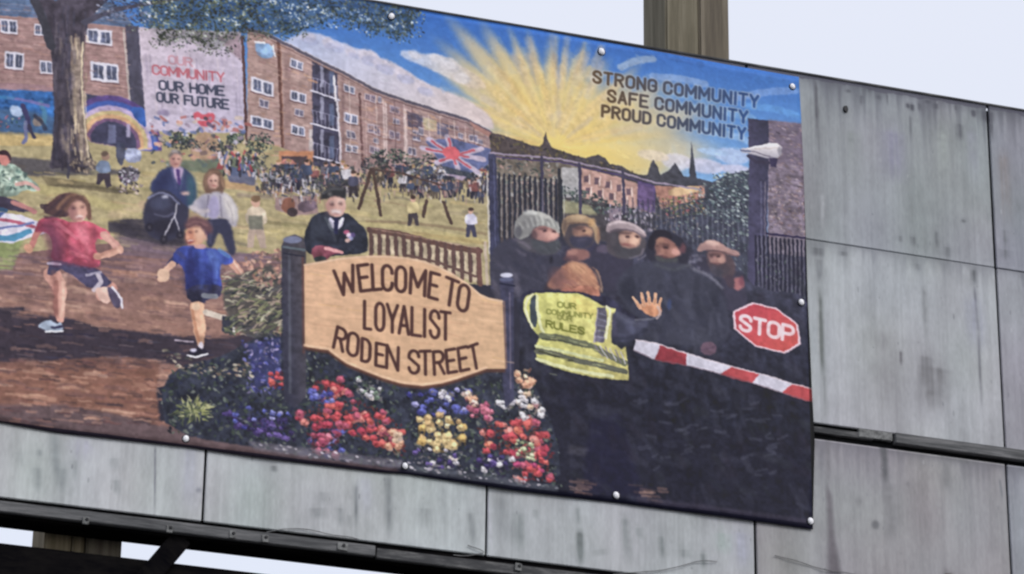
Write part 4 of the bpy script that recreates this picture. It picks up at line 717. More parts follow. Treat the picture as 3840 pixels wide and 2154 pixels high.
    F([(-200, 250), (0, 210), (160, 220), (260, 330), (400, 440), (380, 500), (230, 470), (160, 540), (-200, 560)], (146, 166, 150), sm=1, j=.3); O(40, 160, 56, 70, (206, 130, 120)); F([(-60, 130), (0, 70), (70, 75), (110, 140), (100, 200), (60, 120), (0, 120)], (66, 48, 56), sm=1)
    DABS([(0, 250), (240, 280), (300, 440), (100, 480), (0, 450)], 50, [(110, 136, 124), (180, 196, 176), (84, 104, 100)], (14, 34)); S([(160, 420), (280, 400), (380, 470)], 36, (206, 160, 150), sm=1); F([(-200, 500), (140, 560), (260, 640), (340, 690), (200, 700), (-200, 620)], (74, 66, 86), sm=1); S([(130, 600), (260, 650), (340, 690)], 50, (178, 120, 116))
    F([(-400, 660), (200, 720), (400, 800), (480, 900), (260, 960), (120, 1010), (-400, 960)], (206, 200, 216), j=.15); S([(-300, 740), (100, 780), (330, 840)], 34, (176, 92, 112)); F([(-300, 900), (60, 930), (300, 860), (320, 900), (140, 990), (-300, 960)], (78, 140, 176)); F([(-300, 680), (60, 700), (-20, 760), (-300, 740)], (74, 96, 150)); S([(-40, 860), (200, 830), (330, 800)], 22, (110, 120, 170)); S([(-300, 620), (60, 680), (-100, 640)], 40, (60, 90, 120))
    # ---------------- running girl
    S([(400, 850), (350, 930), (330, 1010), (290, 1070)], 66, (176, 112, 104), taper=.7, sm=1); O(280, 1060, 42, 50, (210, 152, 124), -30)
    S([(520, 1330), (600, 1445), (590, 1600), (600, 1770)], 165, (206, 150, 134), taper=.42, sm=1); S([(560, 1400), (550, 1560), (560, 1720)], 40, (150, 96, 86), a=.6, sm=1); S([(620, 1400), (640, 1560), (610, 1740)], 30, (232, 186, 164), a=.6, sm=1)
    S([(820, 1300), (980, 1400), (1100, 1460)], 190, (196, 140, 128), taper=.7); S([(1090, 1450), (1020, 1500), (1000, 1540)], 110, (206, 148, 132), taper=.8)
    F([(490, 1190), (620, 1170), (900, 1230), (1000, 1290), (1120, 1400), (1040, 1480), (860, 1445), (720, 1330), (600, 1270), (520, 1330), (470, 1320)], (74, 70, 98), j=.25); S([(480, 1210), (600, 1220)], 26, (186, 176, 196)); S([(980, 1330), (1010, 1400), (940, 1480)], 46, (200, 188, 196), a=.8); S([(860, 1330), (1000, 1300)], 26, (180, 172, 190), a=.7)
    F([(430, 740), (560, 750), (700, 810), (860, 780), (960, 830), (1080, 890), (1110, 960), (1030, 980), (970, 960), (940, 1040), (1000, 1180), (985, 1260), (800, 1230), (640, 1190), (500, 1180), (520, 1050), (510, 950), (440, 890), (340, 900), (350, 830)], (194, 84, 102), sm=1, j=.18, c2=(160, 70, 92), ax=((820, 850), (480, 1150)))
    for q, c in ((((560, 800), (680, 900), (760, 960)), (216, 120, 134)), (((860, 820), (780, 900), (820, 1000)), (222, 112, 126)), (((620, 1020), (760, 1080), (880, 1180)), (140, 62, 84)), (((540, 960), (560, 1140)), (140, 66, 92)), (((700, 1100), (860, 1150)), (212, 110, 124))): S(q, 40, c, a=.6, soft=2, sm=1)
    S([(1040, 930), (1130, 1000), (1190, 1080)], 80, (204, 148, 136), sm=1); S([(1200, 1075), (1100, 1110), (970, 1150)], 70, (214, 160, 138), taper=.8); O(970, 1140, 44, 34, (200, 144, 124))
    S([(450, 850), (530, 1000), (560, 1190)], 120, (104, 56, 80), a=.5, soft=16, sm=1); S([(740, 830), (830, 920), (880, 1080)], 70, (224, 128, 140), a=.45, soft=14, sm=1); S([(940, 880), (960, 1000)], 50, (120, 62, 80), a=.45, soft=12); S([(640, 1200), (840, 1240), (980, 1250)], 36, (130, 60, 82), a=.5, soft=10, sm=1)
    F([(440, 700), (430, 620), (520, 600), (560, 530), (660, 500), (780, 520), (860, 580), (900, 660), (920, 760), (880, 790), (850, 700), (760, 640), (700, 720), (640, 760), (540, 740)], (82, 60, 66), sm=2, j=.3, c2=(120, 88, 74), ax=((560, 680), (800, 540)))
    face(775, 690, 92, 112, (210, 148, 134), look=.45, rot=-8, shade=.66); S([(770, 760), (830, 770)], 18, (238, 214, 206), a=.8)
    S([(640, 560), (700, 540), (720, 640)], 40, (110, 80, 70), a=.8, sm=1); S([(880, 620), (900, 740)], 28, (84, 60, 60), a=.8); S([(420, 640), (520, 660), (640, 720)], 50, (66, 52, 62), sm=1, a=.8); O(640, 600, 50, 70, (74, 60, 70), 20, a=.8, soft=3)
    for _ in range(40):
        x, y = RNG.uniform(470, 840), RNG.uniform(520, 700)
        if x > 690 and y > 600: continue
        S([(x, y), (x-26, y+24), (x-64, y+40)], RNG.uniform(6, 14), ((150, 110, 86), (62, 46, 54), (110, 80, 70), (176, 132, 100))[RNG.integers(4)], a=.4, sm=1, soft=3)
    K(0, 1080)
    F([(360, 395), (420, 350), (500, 330), (560, 370), (610, 350), (630, 450), (480, 456), (440, 430)], (166, 180, 200), sm=1, j=.1); F([(500, 400), (620, 380), (620, 410), (520, 420)], (60, 60, 88)); S([(450, 448), (626, 444)], 18, (220, 222, 232))
    F([(940, 20), (1050, 0), (1100, 40), (1100, 150), (1060, 180), (980, 120)], (214, 172, 156), sm=1); F([(1060, 10), (1120, 10), (1190, 110), (1210, 210), (1150, 220), (1090, 120)], (84, 76, 98), sm=1); S([(1120, 10), (1200, 100), (1220, 210)], 22, (214, 208, 222), sm=1)
    # ---------------- running boy
    K(0, 540)
    S([(1790, 1130), (1720, 1210), (1680, 1260)], 90, (62, 62, 98), taper=.8); S([(1720, 1220), (1640, 1300), (1600, 1370)], 66, (206, 160, 136)); O(1630, 1330, 66, 62, (214, 174, 146), 30)
    S([(2270, 1150), (2380, 1260), (2450, 1400), (2490, 1470)], 90, (206, 152, 132), taper=.6, sm=1); S([(2330, 1180), (2420, 1310), (2470, 1440)], 20, (236, 196, 172), a=.6)
    F([(1740, 1080), (1860, 1020), (2020, 1050), (2180, 1070), (2300, 1110), (2350, 1190), (2260, 1230), (2210, 1200), (2200, 1330), (2230, 1470), (2190, 1540), (1960, 1550), (1850, 1520), (1850, 1300), (1800, 1220), (1720, 1200)], (58, 74, 152), sm=1, j=.16, c2=(48, 58, 122), ax=((2150, 1150), (1860, 1450)))
    for q, c in ((((2080, 1100), (2160, 1250), (2150, 1400)), (84, 108, 184)), (((1900, 1080), (1920, 1300)), (48, 54, 116)), (((2200, 1080), (2290, 1140)), (96, 140, 190)), (((1960, 1400), (2120, 1420)), (44, 54, 112)), (((1780, 1100), (1840, 1160)), (70, 72, 120))): S(q, 44, c, a=.6, soft=2, sm=1)
    S([(1890, 1220), (1900, 1480)], 110, (40, 44, 92), a=.5, soft=16); S([(2120, 1100), (2170, 1300)], 60, (96, 124, 196), a=.4, soft=14, sm=1); S([(2060, 1340), (2180, 1500)], 60, (44, 52, 110), a=.4, soft=12)
    O(2000, 1040, 60, 30, (196, 150, 150)); face(1950, 925, 92, 98, (222, 164, 132), look=-.45, rot=6)
    F([(1850, 850), (1900, 780), (2000, 770), (2090, 840), (2110, 900), (2060, 950), (2030, 880), (1940, 840), (1880, 870)], (112, 72, 74), sm=1, j=.2, c2=(80, 58, 90), ax=((1900, 800), (2100, 900))); F([(1880, 800), (1890, 700), (1990, 700), (2040, 790), (1960, 790)], (150, 120, 96), a=.5, soft=3)
    K(0, 1080)
    F([(1850, -20), (2230, -20), (2220, 60), (2190, 110), (2060, 130), (2050, 170), (1880, 160)], (54, 54, 80), sm=1, j=.2); S([(2040, 90), (2160, 100)], 50, (130, 134, 140), a=.8)
    F([(1885, 170), (1960, 145), (2040, 165), (2040, 260), (2060, 380), (2040, 520), (2040, 610), (1990, 610), (1950, 520), (1920, 350)], (218, 166, 134), sm=1, j=.12); S([(1920, 240), (1950, 400), (1985, 540)], 30, (170, 112, 84), a=.6, sm=1); O(1960, 200, 44, 40, (234, 202, 170), a=.7)
    S([(2060, 260), (2160, 290), (2250, 310)], 60, (206, 190, 172)); S([(2330, 290), (2345, 470)], 22, (212, 208, 196)); F([(2220, 290), (2320, 300), (2330, 480), (2220, 450)], (60, 62, 76))
    F([(1880, 640), (1960, 610), (2060, 620), (2075, 690), (1990, 720), (1890, 700)], (50, 46, 64), sm=1); S([(1870, 690), (1960, 712), (2070, 672)], 20, (226, 222, 230), sm=1); O(1930, 635, 34, 18, (180, 176, 196)); S([(1750, 540), (1930, 556)], 16, (200, 184, 200), a=.7); O(2010, 590, 26, 34, (206, 196, 206))
    # faces and light on the two runners and the veteran, in soft patches
    K(0, 500, .4983)
    T(575, 585, 70, 86, (200, 148, 132), .95, 4, -8); T(535, 600, 40, 74, (138, 94, 96), .7, 12, -8); T(600, 550, 40, 26, (226, 174, 148), .75, 8); T(618, 600, 26, 30, (224, 166, 146), .6, 8)
    T(548, 576, 17, 8, (74, 52, 60), .85, 3); T(614, 570, 15, 7, (78, 54, 60), .85, 3); T(548, 560, 22, 5, (92, 66, 62), .6, 3); T(614, 556, 20, 5, (92, 66, 62), .6, 3); T(592, 605, 10, 18, (226, 172, 152), .7, 4); T(596, 640, 32, 10, (236, 216, 208), .9, 3, -6); T(596, 652, 30, 6, (152, 80, 84), .8, 3, -6)
    P_([(320, 590), (400, 520), (440, 470), (540, 450), (630, 480), (672, 560), (684, 640), (650, 560), (590, 510), (520, 540), (480, 620), (420, 660)], (92, 68, 68), .9, 5)
    for q, c in ((((560, 470), (480, 500), (430, 580)), (150, 112, 86)), (((600, 490), (540, 510), (490, 590)), (122, 88, 74)), (((470, 480), (400, 560), (340, 600)), (64, 50, 60)), (((630, 500), (664, 570), (676, 660)), (128, 92, 76)), (((450, 600), (400, 640), (340, 640)), (56, 46, 58))): S(q, 20, c, a=.7, soft=7, sm=2)
    P_([(320, 640), (420, 640), (470, 760), (480, 960), (400, 980), (380, 840)], (112, 66, 88), .55, 16); P_([(560, 680), (660, 720), (690, 820), (620, 840)], (226, 132, 144), .55, 14); S([(430, 740), (540, 850), (660, 960)], 26, (216, 116, 130), a=.4, soft=10, sm=1); S([(400, 720), (490, 830), (560, 940)], 24, (130, 64, 86), a=.45, soft=10, sm=1); S([(520, 980), (640, 1000), (730, 1000)], 24, (134, 66, 86), a=.5, soft=8)
    S([(400, 1060), (400, 1200), (420, 1380)], 36, (136, 90, 84), a=.6, soft=12, sm=1); S([(480, 1080), (470, 1220), (460, 1380)], 28, (232, 184, 160), a=.55, soft=9, sm=1); S([(790, 780), (850, 850), (900, 900)], 20, (230, 178, 158), a=.5, soft=7, sm=1); S([(760, 920), (860, 880)], 18, (150, 100, 92), a=.5, soft=6)
    T(1462, 775, 68, 82, (214, 160, 130), .9, 4, 4); T(1425, 790, 34, 66, (176, 104, 84), .7, 10); T(1500, 760, 40, 50, (232, 184, 158), .6, 10); T(1424, 752, 15, 7, (74, 50, 54), .85, 3); T(1470, 748, 14, 7, (78, 52, 54), .8, 3); T(1412, 790, 10, 16, (230, 170, 140), .7, 4); T(1428, 826, 28, 12, (120, 50, 56), .85, 4, -6); T(1430, 818, 22, 5, (232, 214, 206), .85, 2, -6); T(1540, 790, 14, 24, (206, 150, 130), .8, 4)
    P_([(1380, 720), (1400, 660), (1460, 630), (1550, 650), (1600, 720), (1590, 780), (1550, 740), (1480, 700), (1410, 730)], (106, 74, 80), .95, 5); S([(1400, 700), (1470, 670), (1550, 700)], 16, (150, 108, 104), a=.6, soft=6, sm=2)
    P_([(1395, 960), (1460, 900), (1480, 1180), (1400, 1190)], (38, 42, 92), .6, 16); P_([(1560, 880), (1680, 920), (1640, 1060), (1580, 1000)], (92, 124, 196), .5, 14); S([(1500, 900), (1520, 1040), (1510, 1170)], 26, (74, 96, 176), a=.45, soft=10, sm=1); S([(1600, 960), (1600, 1100), (1570, 1180)], 30, (40, 46, 104), a=.5, soft=10, sm=1); S([(1430, 1010), (1560, 1110), (1640, 1120)], 18, (44, 52, 116), a=.5, soft=7, sm=1)
    K(960, 540)
    T(795, 630, 96, 108, (206, 160, 146), .95, 4); T(735, 640, 50, 90, (146, 104, 98), .6, 14); T(830, 590, 50, 30, (230, 188, 170), .6, 10); T(755, 618, 24, 12, (84, 62, 64), .85, 4); T(840, 614, 24, 12, (88, 66, 66), .85, 4); T(755, 596, 32, 7, (150, 136, 132), .7, 3); T(840, 592, 32, 7, (160, 146, 140), .7, 3); T(802, 650, 18, 30, (228, 178, 160), .7, 6); T(796, 694, 58, 18, (222, 212, 210), .9, 5); T(796, 716, 32, 8, (150, 92, 92), .8, 3)
    P_([(630, 580), (640, 510), (700, 456), (800, 436), (880, 460), (900, 520), (888, 570), (800, 536), (700, 556)], (50, 50, 54), 1, 4); S([(670, 500), (760, 460), (850, 470)], 22, (112, 112, 116), a=.6, soft=8, sm=2); T(735, 520, 22, 16, (150, 146, 140), .7, 5)
    P_([(560, 760), (660, 720), (700, 860), (640, 1020), (540, 960)], (70, 76, 90), .6, 16); S([(720, 760), (760, 900), (790, 980)], 22, (92, 96, 108), a=.6, soft=8, sm=1); S([(890, 760), (850, 900), (810, 980)], 22, (30, 32, 44), a=.6, soft=8, sm=1); P_([(950, 800), (1070, 870), (1090, 1060), (980, 1080)], (36, 40, 50), .6, 16); S([(600, 960), (720, 1000), (860, 1010)], 22, (36, 38, 50), a=.6, soft=9, sm=1)
    D()
    # shrubs between path and sign post
    D()
    F([(556, 720), (600, 690), (706, 660), (706, 860), (610, 850), (566, 800)], (74, 76, 74), sm=1, soft=4, a=.8)
    for _ in range(240):
        x, y = RNG.uniform(556, 704), RNG.uniform(690, 846); an = RNG.uniform(-.9, .5); L = RNG.uniform(10, 30)
        S([(x, y), (x+L*.5*math.cos(an), y+L*.5*math.sin(an)-2), (x+L*math.cos(an), y+L*math.sin(an))], RNG.uniform(3, 7), ((150, 150, 106), (104, 112, 84), (58, 64, 66), (184, 178, 150), (124, 128, 92), (84, 82, 90), (172, 150, 132), (48, 52, 58))[RNG.integers(8)], a=.75, soft=1.2, taper=.3)
    DABS([(600, 640), (705, 630), (705, 720), (640, 720)], 90, [(178, 130, 112), (192, 154, 134), (150, 114, 106), (120, 104, 96)], (4, 9))
    # ---------------- flower bed
    bed = [(400, 1000), (430, 930), (560, 900), (620, 860), (700, 840), (760, 880), (830, 890), (940, 940), (1050, 975), (1220, 940), (1290, 930), (1340, 960), (1400, 1100), (1410, 1230), (1000, 1180), (640, 1130), (420, 1090)]
    F(bed, (52, 56, 70), sm=1, soft=2, j=.35)
    DABS(bed, 1300, [(52, 60, 62), (38, 42, 50), (70, 82, 76), (46, 52, 76), (66, 78, 64), (92, 102, 92), (110, 116, 108)], (3, 8))
    F([(620, 870), (705, 850), (705, 960), (640, 980)], (62, 66, 120), a=.7, soft=4)
    DABS([(605, 860), (705, 850), (705, 1000), (620, 990)], 130, [(72, 76, 140), (96, 98, 158), (52, 52, 104), (140, 130, 170)], (3, 7))
    for _ in range(150):
        t = RNG.uniform(0, 6.28); r0 = RNG.uniform(0, 26); x, y = 484+r0*1.6*math.cos(t), 1036+r0*math.sin(t); L = RNG.uniform(8, 24); an = t+RNG.uniform(-.7, .7)
        S([(x, y), (x+L*math.cos(an), y+L*.8*math.sin(an))], RNG.uniform(2.5, 6), ((150, 152, 92), (196, 194, 140), (104, 112, 74), (84, 92, 70), (176, 174, 120), (70, 78, 66))[RNG.integers(6)], a=.8, soft=1.2, taper=.3)
    DABS([(400, 880), (560, 930), (620, 910), (640, 950), (560, 960), (430, 930)], 90, [(110, 104, 92), (150, 128, 110), (70, 74, 72), (170, 160, 140)], (3, 7), rot=5)
    def bloom(x, y, r, cs):
        (x, y), = tocan([(x, y)]); r = r*unit(); c0 = np.array(cs[RNG.integers(len(cs))], float)
        dab(x, y, r*.8, r*.66, 0, np.clip(col(c0)*.82, 0, 1).astype(np.float32), .8)
        for k in range(7):
            t = RNG.uniform(0, 6.28); d = r*RNG.uniform(.2, .62); lit = 1-.2*math.sin(t)+RNG.normal()*.07
            dab(x+d*math.cos(t), y+d*.8*math.sin(t), r*RNG.uniform(.3, .5), r*RNG.uniform(.24, .4), t, np.clip(col(c0)*lit, 0, 1).astype(np.float32), .7)
        dab(x+RNG.uniform(-.3, .3)*r, y+r*.25, r*.2, r*.14, 0, np.clip(col(c0)*.5, 0, 1).astype(np.float32), .7)
        dab(x+RNG.uniform(-.4, .4)*r, y-r*.3, r*.22, r*.14, .3, np.clip(col(c0)*1.3, 0, 1).astype(np.float32), .6)
    REDS = [(194, 76, 82), (214, 98, 92), (170, 62, 80), (222, 130, 120), (176, 84, 104)]
    YEL = [(222, 190, 132), (206, 168, 100), (236, 212, 160), (196, 160, 110)]
    BLU = [(92, 98, 176), (120, 124, 190), (66, 66, 140), (150, 148, 200)]
    WHT = [(206, 200, 204), (186, 180, 190), (222, 206, 196)]
    PEA = [(222, 160, 128), (214, 180, 150), (206, 140, 120), (226, 196, 180)]
    VIO = [(78, 64, 120), (104, 86, 150), (60, 52, 96)]
    def patch(pts, n, cs, r=(9, 15)):
        n = int(n*1.5); r = (r[0]*1.12, r[1]*1.2); cs = [cs[0]]*2+list(cs); DABS(pts, n*5, [tuple(np.array(c)*.55) for c in cs]+[(40, 46, 58), (52, 60, 62)], (3, 7), a=.7)
        P = np.array(pts, float); k = 0
        while k < n:
            x, y = RNG.uniform(P[:, 0].min(), P[:, 0].max()), RNG.uniform(P[:, 1].min(), P[:, 1].max())
            if inpoly(x, y, P): bloom(x, y, RNG.uniform(*r), cs); k += 1
    patch([(770, 1070), (860, 1080), (860, 1160), (780, 1140)], 8, BLU, (7, 12)); patch([(560, 1040), (720, 1060), (740, 1110), (580, 1080)], 22, VIO, (6, 11)); patch([(560, 1020), (730, 1040), (730, 1100), (600, 1080)], 8, BLU, (5, 9))
    patch([(785, 960), (860, 955), (880, 1000), (800, 1010)], 10, REDS, (9, 13)); patch([(675, 940), (712, 940), (712, 985), (680, 985)], 4, REDS, (7, 11))
    patch([(770, 985), (840, 985), (840, 1020), (775, 1015)], 7, BLU, (7, 11))
    patch([(740, 1040), (800, 1020), (900, 1005), (980, 1050), (1020, 1080), (1010, 1120), (930, 1120), (860, 1085), (760, 1075)], 38, REDS, (9, 15))
    patch([(770, 1090), (850, 1090), (850, 1150), (780, 1140)], 10, [(176, 84, 104), (196, 106, 120), (150, 66, 90)], (9, 13)); patch([(960, 1090), (1020, 1090), (1015, 1150), (970, 1140)], 6, PEA+REDS[:2], (9, 13))
    patch([(890, 950), (950, 960), (960, 1010), (900, 1000)], 9, WHT+[(120, 140, 120)], (5, 9)); patch([(1010, 990), (1180, 980), (1190, 1040), (1060, 1050)], 18, BLU, (7, 12)); patch([(1080, 985), (1140, 990), (1140, 1020)], 4, WHT, (6, 9)); patch([(1160, 985), (1200, 1000), (1195, 1040)], 6, PEA, (7, 11))
    patch([(1170, 1010), (1235, 1020), (1230, 1070), (1180, 1050)], 8, [(196, 110, 128), (214, 140, 150), (170, 84, 110)], (8, 12))
    patch([(1045, 1060), (1100, 1046), (1160, 1060), (1168, 1120), (1110, 1145), (1050, 1110)], 22, YEL, (9, 14)); patch([(1030, 1120), (1160, 1140), (1160, 1200), (1050, 1180)], 12, WHT+VIO+[(110, 130, 120)], (5, 9))
    patch([(1200, 1080), (1260, 1060), (1330, 1050), (1390, 1110), (1392, 1150), (1310, 1150), (1220, 1140)], 30, REDS+[(226, 120, 96)], (9, 15)); patch([(1280, 1160), (1390, 1150), (1390, 1215), (1300, 1215)], 12, REDS+[(176, 70, 110)], (9, 13)); patch([(1190, 1150), (1290, 1150), (1260, 1210), (1200, 1190)], 10, VIO+WHT[:1], (6, 10))
    patch([(1295, 1110), (1340, 1110), (1340, 1160), (1300, 1150)], 8, [(196, 206, 160), (150, 160, 120), (226, 226, 196)], (5, 8))
    patch([(1295, 940), (1330, 930), (1340, 980), (1300, 980)], 8, PEA, (8, 12)); patch([(1300, 985), (1350, 1000), (1370, 1050), (1300, 1060)], 14, WHT+PEA[1:2]+[(206, 150, 150)], (7, 11)); patch([(1240, 1020), (1290, 1000), (1290, 1040)], 6, WHT, (6, 9))
    F([(620, 1112), (760, 1128), (900, 1146), (1010, 1160), (1010, 1182), (640, 1134)], (116, 110, 120), a=.7, soft=4, streak=.2); F([(1020, 1170), (1400, 1225), (1400, 1245), (1020, 1188)], (84, 88, 98), a=.7, soft=3, streak=.2)
    DABS([(640, 1115), (1000, 1160), (1400, 1215), (1400, 1240), (1000, 1182), (640, 1135)], 110, [(140, 134, 144), (74, 74, 88), (170, 164, 170), (100, 104, 110)], (3, 7), rot=8)
    for _ in range(26):
        x = RNG.choice([RNG.uniform(1408, 1476), RNG.uniform(1574, 1660)]); y = 1204+(x-1405)*.1+RNG.uniform(0, 34)
        S([(x, y), (x+RNG.uniform(12, 34), y+3)], RNG.uniform(3, 8), ((140, 106, 96), (104, 80, 78), (84, 66, 68), (166, 130, 114))[RNG.integers(4)], a=.5, soft=3)
    F([(1600, 1250), (2040, 1310), (2040, 1330), (1600, 1268)], (62, 58, 74), soft=4, a=.7)
    F([(1430, 1120), (1480, 1130), (1470, 1150), (1425, 1145)], (92, 90, 100), soft=5, a=.45)
    roughen()
    # ---------------- lettering
    RED, DK = (176, 88, 98), (62, 66, 84)
    line('OUR', (424, 163), (482, 170), (-1, -20), 4.5, (186, 130, 140), a=.75)
    line('COMMUNITY', (383, 189), (562, 209), (-1, -22), 4.6, RED, a=.85)
    line('OUR HOME', (400, 228), (562, 243), (-1, -22), 5.4, DK)
    line('OUR FUTURE', (394, 258), (573, 277), (-1, -22), 5.4, DK)
    K(1920, 1080)
    TX = (104, 108, 52)
    line('OUR', (450, 200), (630, 220), (0, -50), 15, TX, a=.8); line('COMMUNITY', (340, 268), (800, 318), (0, -46), 13, TX, a=.75)
    line('OUR', (450, 322), (590, 342), (0, -42), 12, TX, a=.7); line('RULES', (335, 400), (715, 478), (0, -66), 19, (96, 100, 44), a=.85)
    D()
    line('STOP', (1858, 832), (1992, 862), (2, -37), 9.5, (240, 214, 218), gap=.32)
    K(1920, 0)
    WD = {'M': 1.3, 'I': .12, ' ': .1}; LC = ((84, 66, 50), (58, 56, 62), (44, 74, 126), (40, 84, 150))
    for txt, p0, p1, up in (('STRONG COMMUNITY', (806, 838), (2455, 1088), (4, -112)), ('SAFE COMMUNITY', (952, 1030), (2345, 1245), (4, -112)), ('PROUD COMMUNITY', (893, 1182), (2325, 1408), (4, -108))):
        line(txt, p0, p1, up, 58, (216, 206, 190), gap=.52, a=.3, soft=3, wide=WD)
        line(txt, p0, p1, up, 31, LC[0], c2=LC[2], gap=.52, wide=WD)
    D()
    # ---------------- the welcome board
    F([(706, 622), (716, 600), (740, 592), (762, 602), (768, 630), (768, 1000), (740, 1030), (712, 1010)], (58, 58, 74), j=.2, c2=(78, 74, 82), ax=((706, 800), (768, 800)))
    S([(726, 640), (728, 990)], 7, (96, 98, 110), a=.6); S([(760, 650), (762, 890)], 6, (96, 68, 66), a=.8); O(734, 606, 24, 9, (120, 124, 150)); S([(712, 624), (764, 632)], 6, (110, 124, 132), a=.8); S([(712, 640), (762, 648)], 4, (36, 36, 50), a=.8)
    F([(1256, 700), (1264, 688), (1284, 694), (1290, 706), (1290, 1010), (1268, 1030), (1262, 960)], (66, 66, 88), j=.2); S([(1280, 740), (1282, 980)], 4, (120, 112, 130), a=.7); O(1272, 695, 16, 6, (206, 206, 222)); S([(1256, 716), (1292, 722)], 5, (36, 38, 56)); O(1272, 706, 18, 5, (90, 94, 120))
    top = [(763, 667), (800, 661), (850, 652), (907, 647), (965, 646), (1020, 651), (1062, 659), (1100, 673), (1140, 693), (1180, 720), (1205, 742), (1228, 752), (1262, 758)]
    bot = [(1269, 931), (1220, 931), (1195, 940), (1150, 956), (1108, 968), (1060, 974), (1007, 968), (960, 954), (920, 938), (870, 917), (840, 896), (824, 883), (800, 880), (765, 874)]
    F([(x, y+9) for x, y in top+bot], (84, 58, 52), a=.9, soft=2)
    F(top+bot, (216, 176, 144), j=.06, streak=.1, c2=(208, 172, 138), ax=((780, 700), (1250, 900)))
    for i in range(60):
        x, y = RNG.uniform(770, 1240), RNG.uniform(670, 940)
        if inpoly(x, y, np.array(top+bot)) and inpoly(min(x+60, 1262), y+8, np.array(top+bot)): S([(x, y), (x+RNG.uniform(30, 60), y+7)], RNG.uniform(1.5, 4), ((230, 196, 164), (190, 148, 120), (224, 184, 130))[RNG.integers(3)], a=.4, soft=1)
    S([(x, y-3) for x, y in bot[1:]], 7, (232, 196, 164), a=.8); S([(x, y+2) for x, y in bot[1:]], 3.5, (120, 84, 70), a=.7); S([(x, y+3) for x, y in top], 4, (228, 200, 176), a=.6); S([(1266, 762), (1271, 928)], 5, (150, 116, 100), a=.6)
    INK = (70, 46, 46)
    for ch, bl, br, up in (('W', (850, 748), (897, 734), (-12, -63)), ('E', (905, 736), (930, 733), (-8, -64)), ('L', (936, 733), (956, 731), (-3, -63)), ('C', (960, 733), (984, 735), (-1, -62)), ('O', (993, 736), (1017, 739), (1, -62)),
                           ('M', (1029, 741), (1065, 748), (3, -63)), ('E', (1075, 751), (1097, 757), (6, -62)), ('T', (1112, 765), (1142, 777), (9, -64)), ('O', (1146, 780), (1171, 790), (9, -64))):
        letter(ch, bl, br, up, 9.0, INK)
    K(960, 1080)
    for ch, x0, x1 in (('L', 1078, 1140), ('O', 1190, 1272), ('Y', 1305, 1408), ('A', 1425, 1520), ('L', 1552, 1640), ('I', 1658, 1700), ('S', 1735, 1825), ('T', 1842, 1935)):
        y = lambda x: 418+(x-1070)*.137
        letter(ch, (x0, y(x0)), (x1, y(x1)), (2, -272), 34, INK)
    for ch, bl, br, up in (('R', (770, 605), (862, 648), (42, -205)), ('O', (905, 672), (1005, 705), (18, -222)), ('D', (1050, 740), (1130, 764), (8, -222)), ('E', (1192, 788), (1272, 806), (6, -222)), ('N', (1300, 815), (1412, 840), (6, -228)),
                           ('S', (1524, 866), (1625, 872), (-2, -225)), ('T', (1640, 882), (1740, 880), (-4, -232)), ('R', (1780, 882), (1876, 872), (-12, -225)), ('E', (1915, 868), (2003, 852), (-22, -226)), ('E', (2040, 848), (2126, 828), (-26, -226)), ('T', (2152, 838), (2250, 800), (-40, -228))):
        letter(ch, bl, br, up, 33, INK)

def print_pixels():
    paint()
    D()
    # paint grain over everything, then the soft dot of a large-format print
    IMG[:] = blur(IMG, 1.4)*.75+blur(IMG, .6)*.25
    # dark sewn hem at the bottom and right of the sheet
    h = int(.012*PPM); IMG[-h:] = IMG[-h:]*.25+col((34, 34, 46))*.75; IMG[:, -3:] *= .6; IMG[:3] *= .7
    return np.clip(IMG, 0, 1)
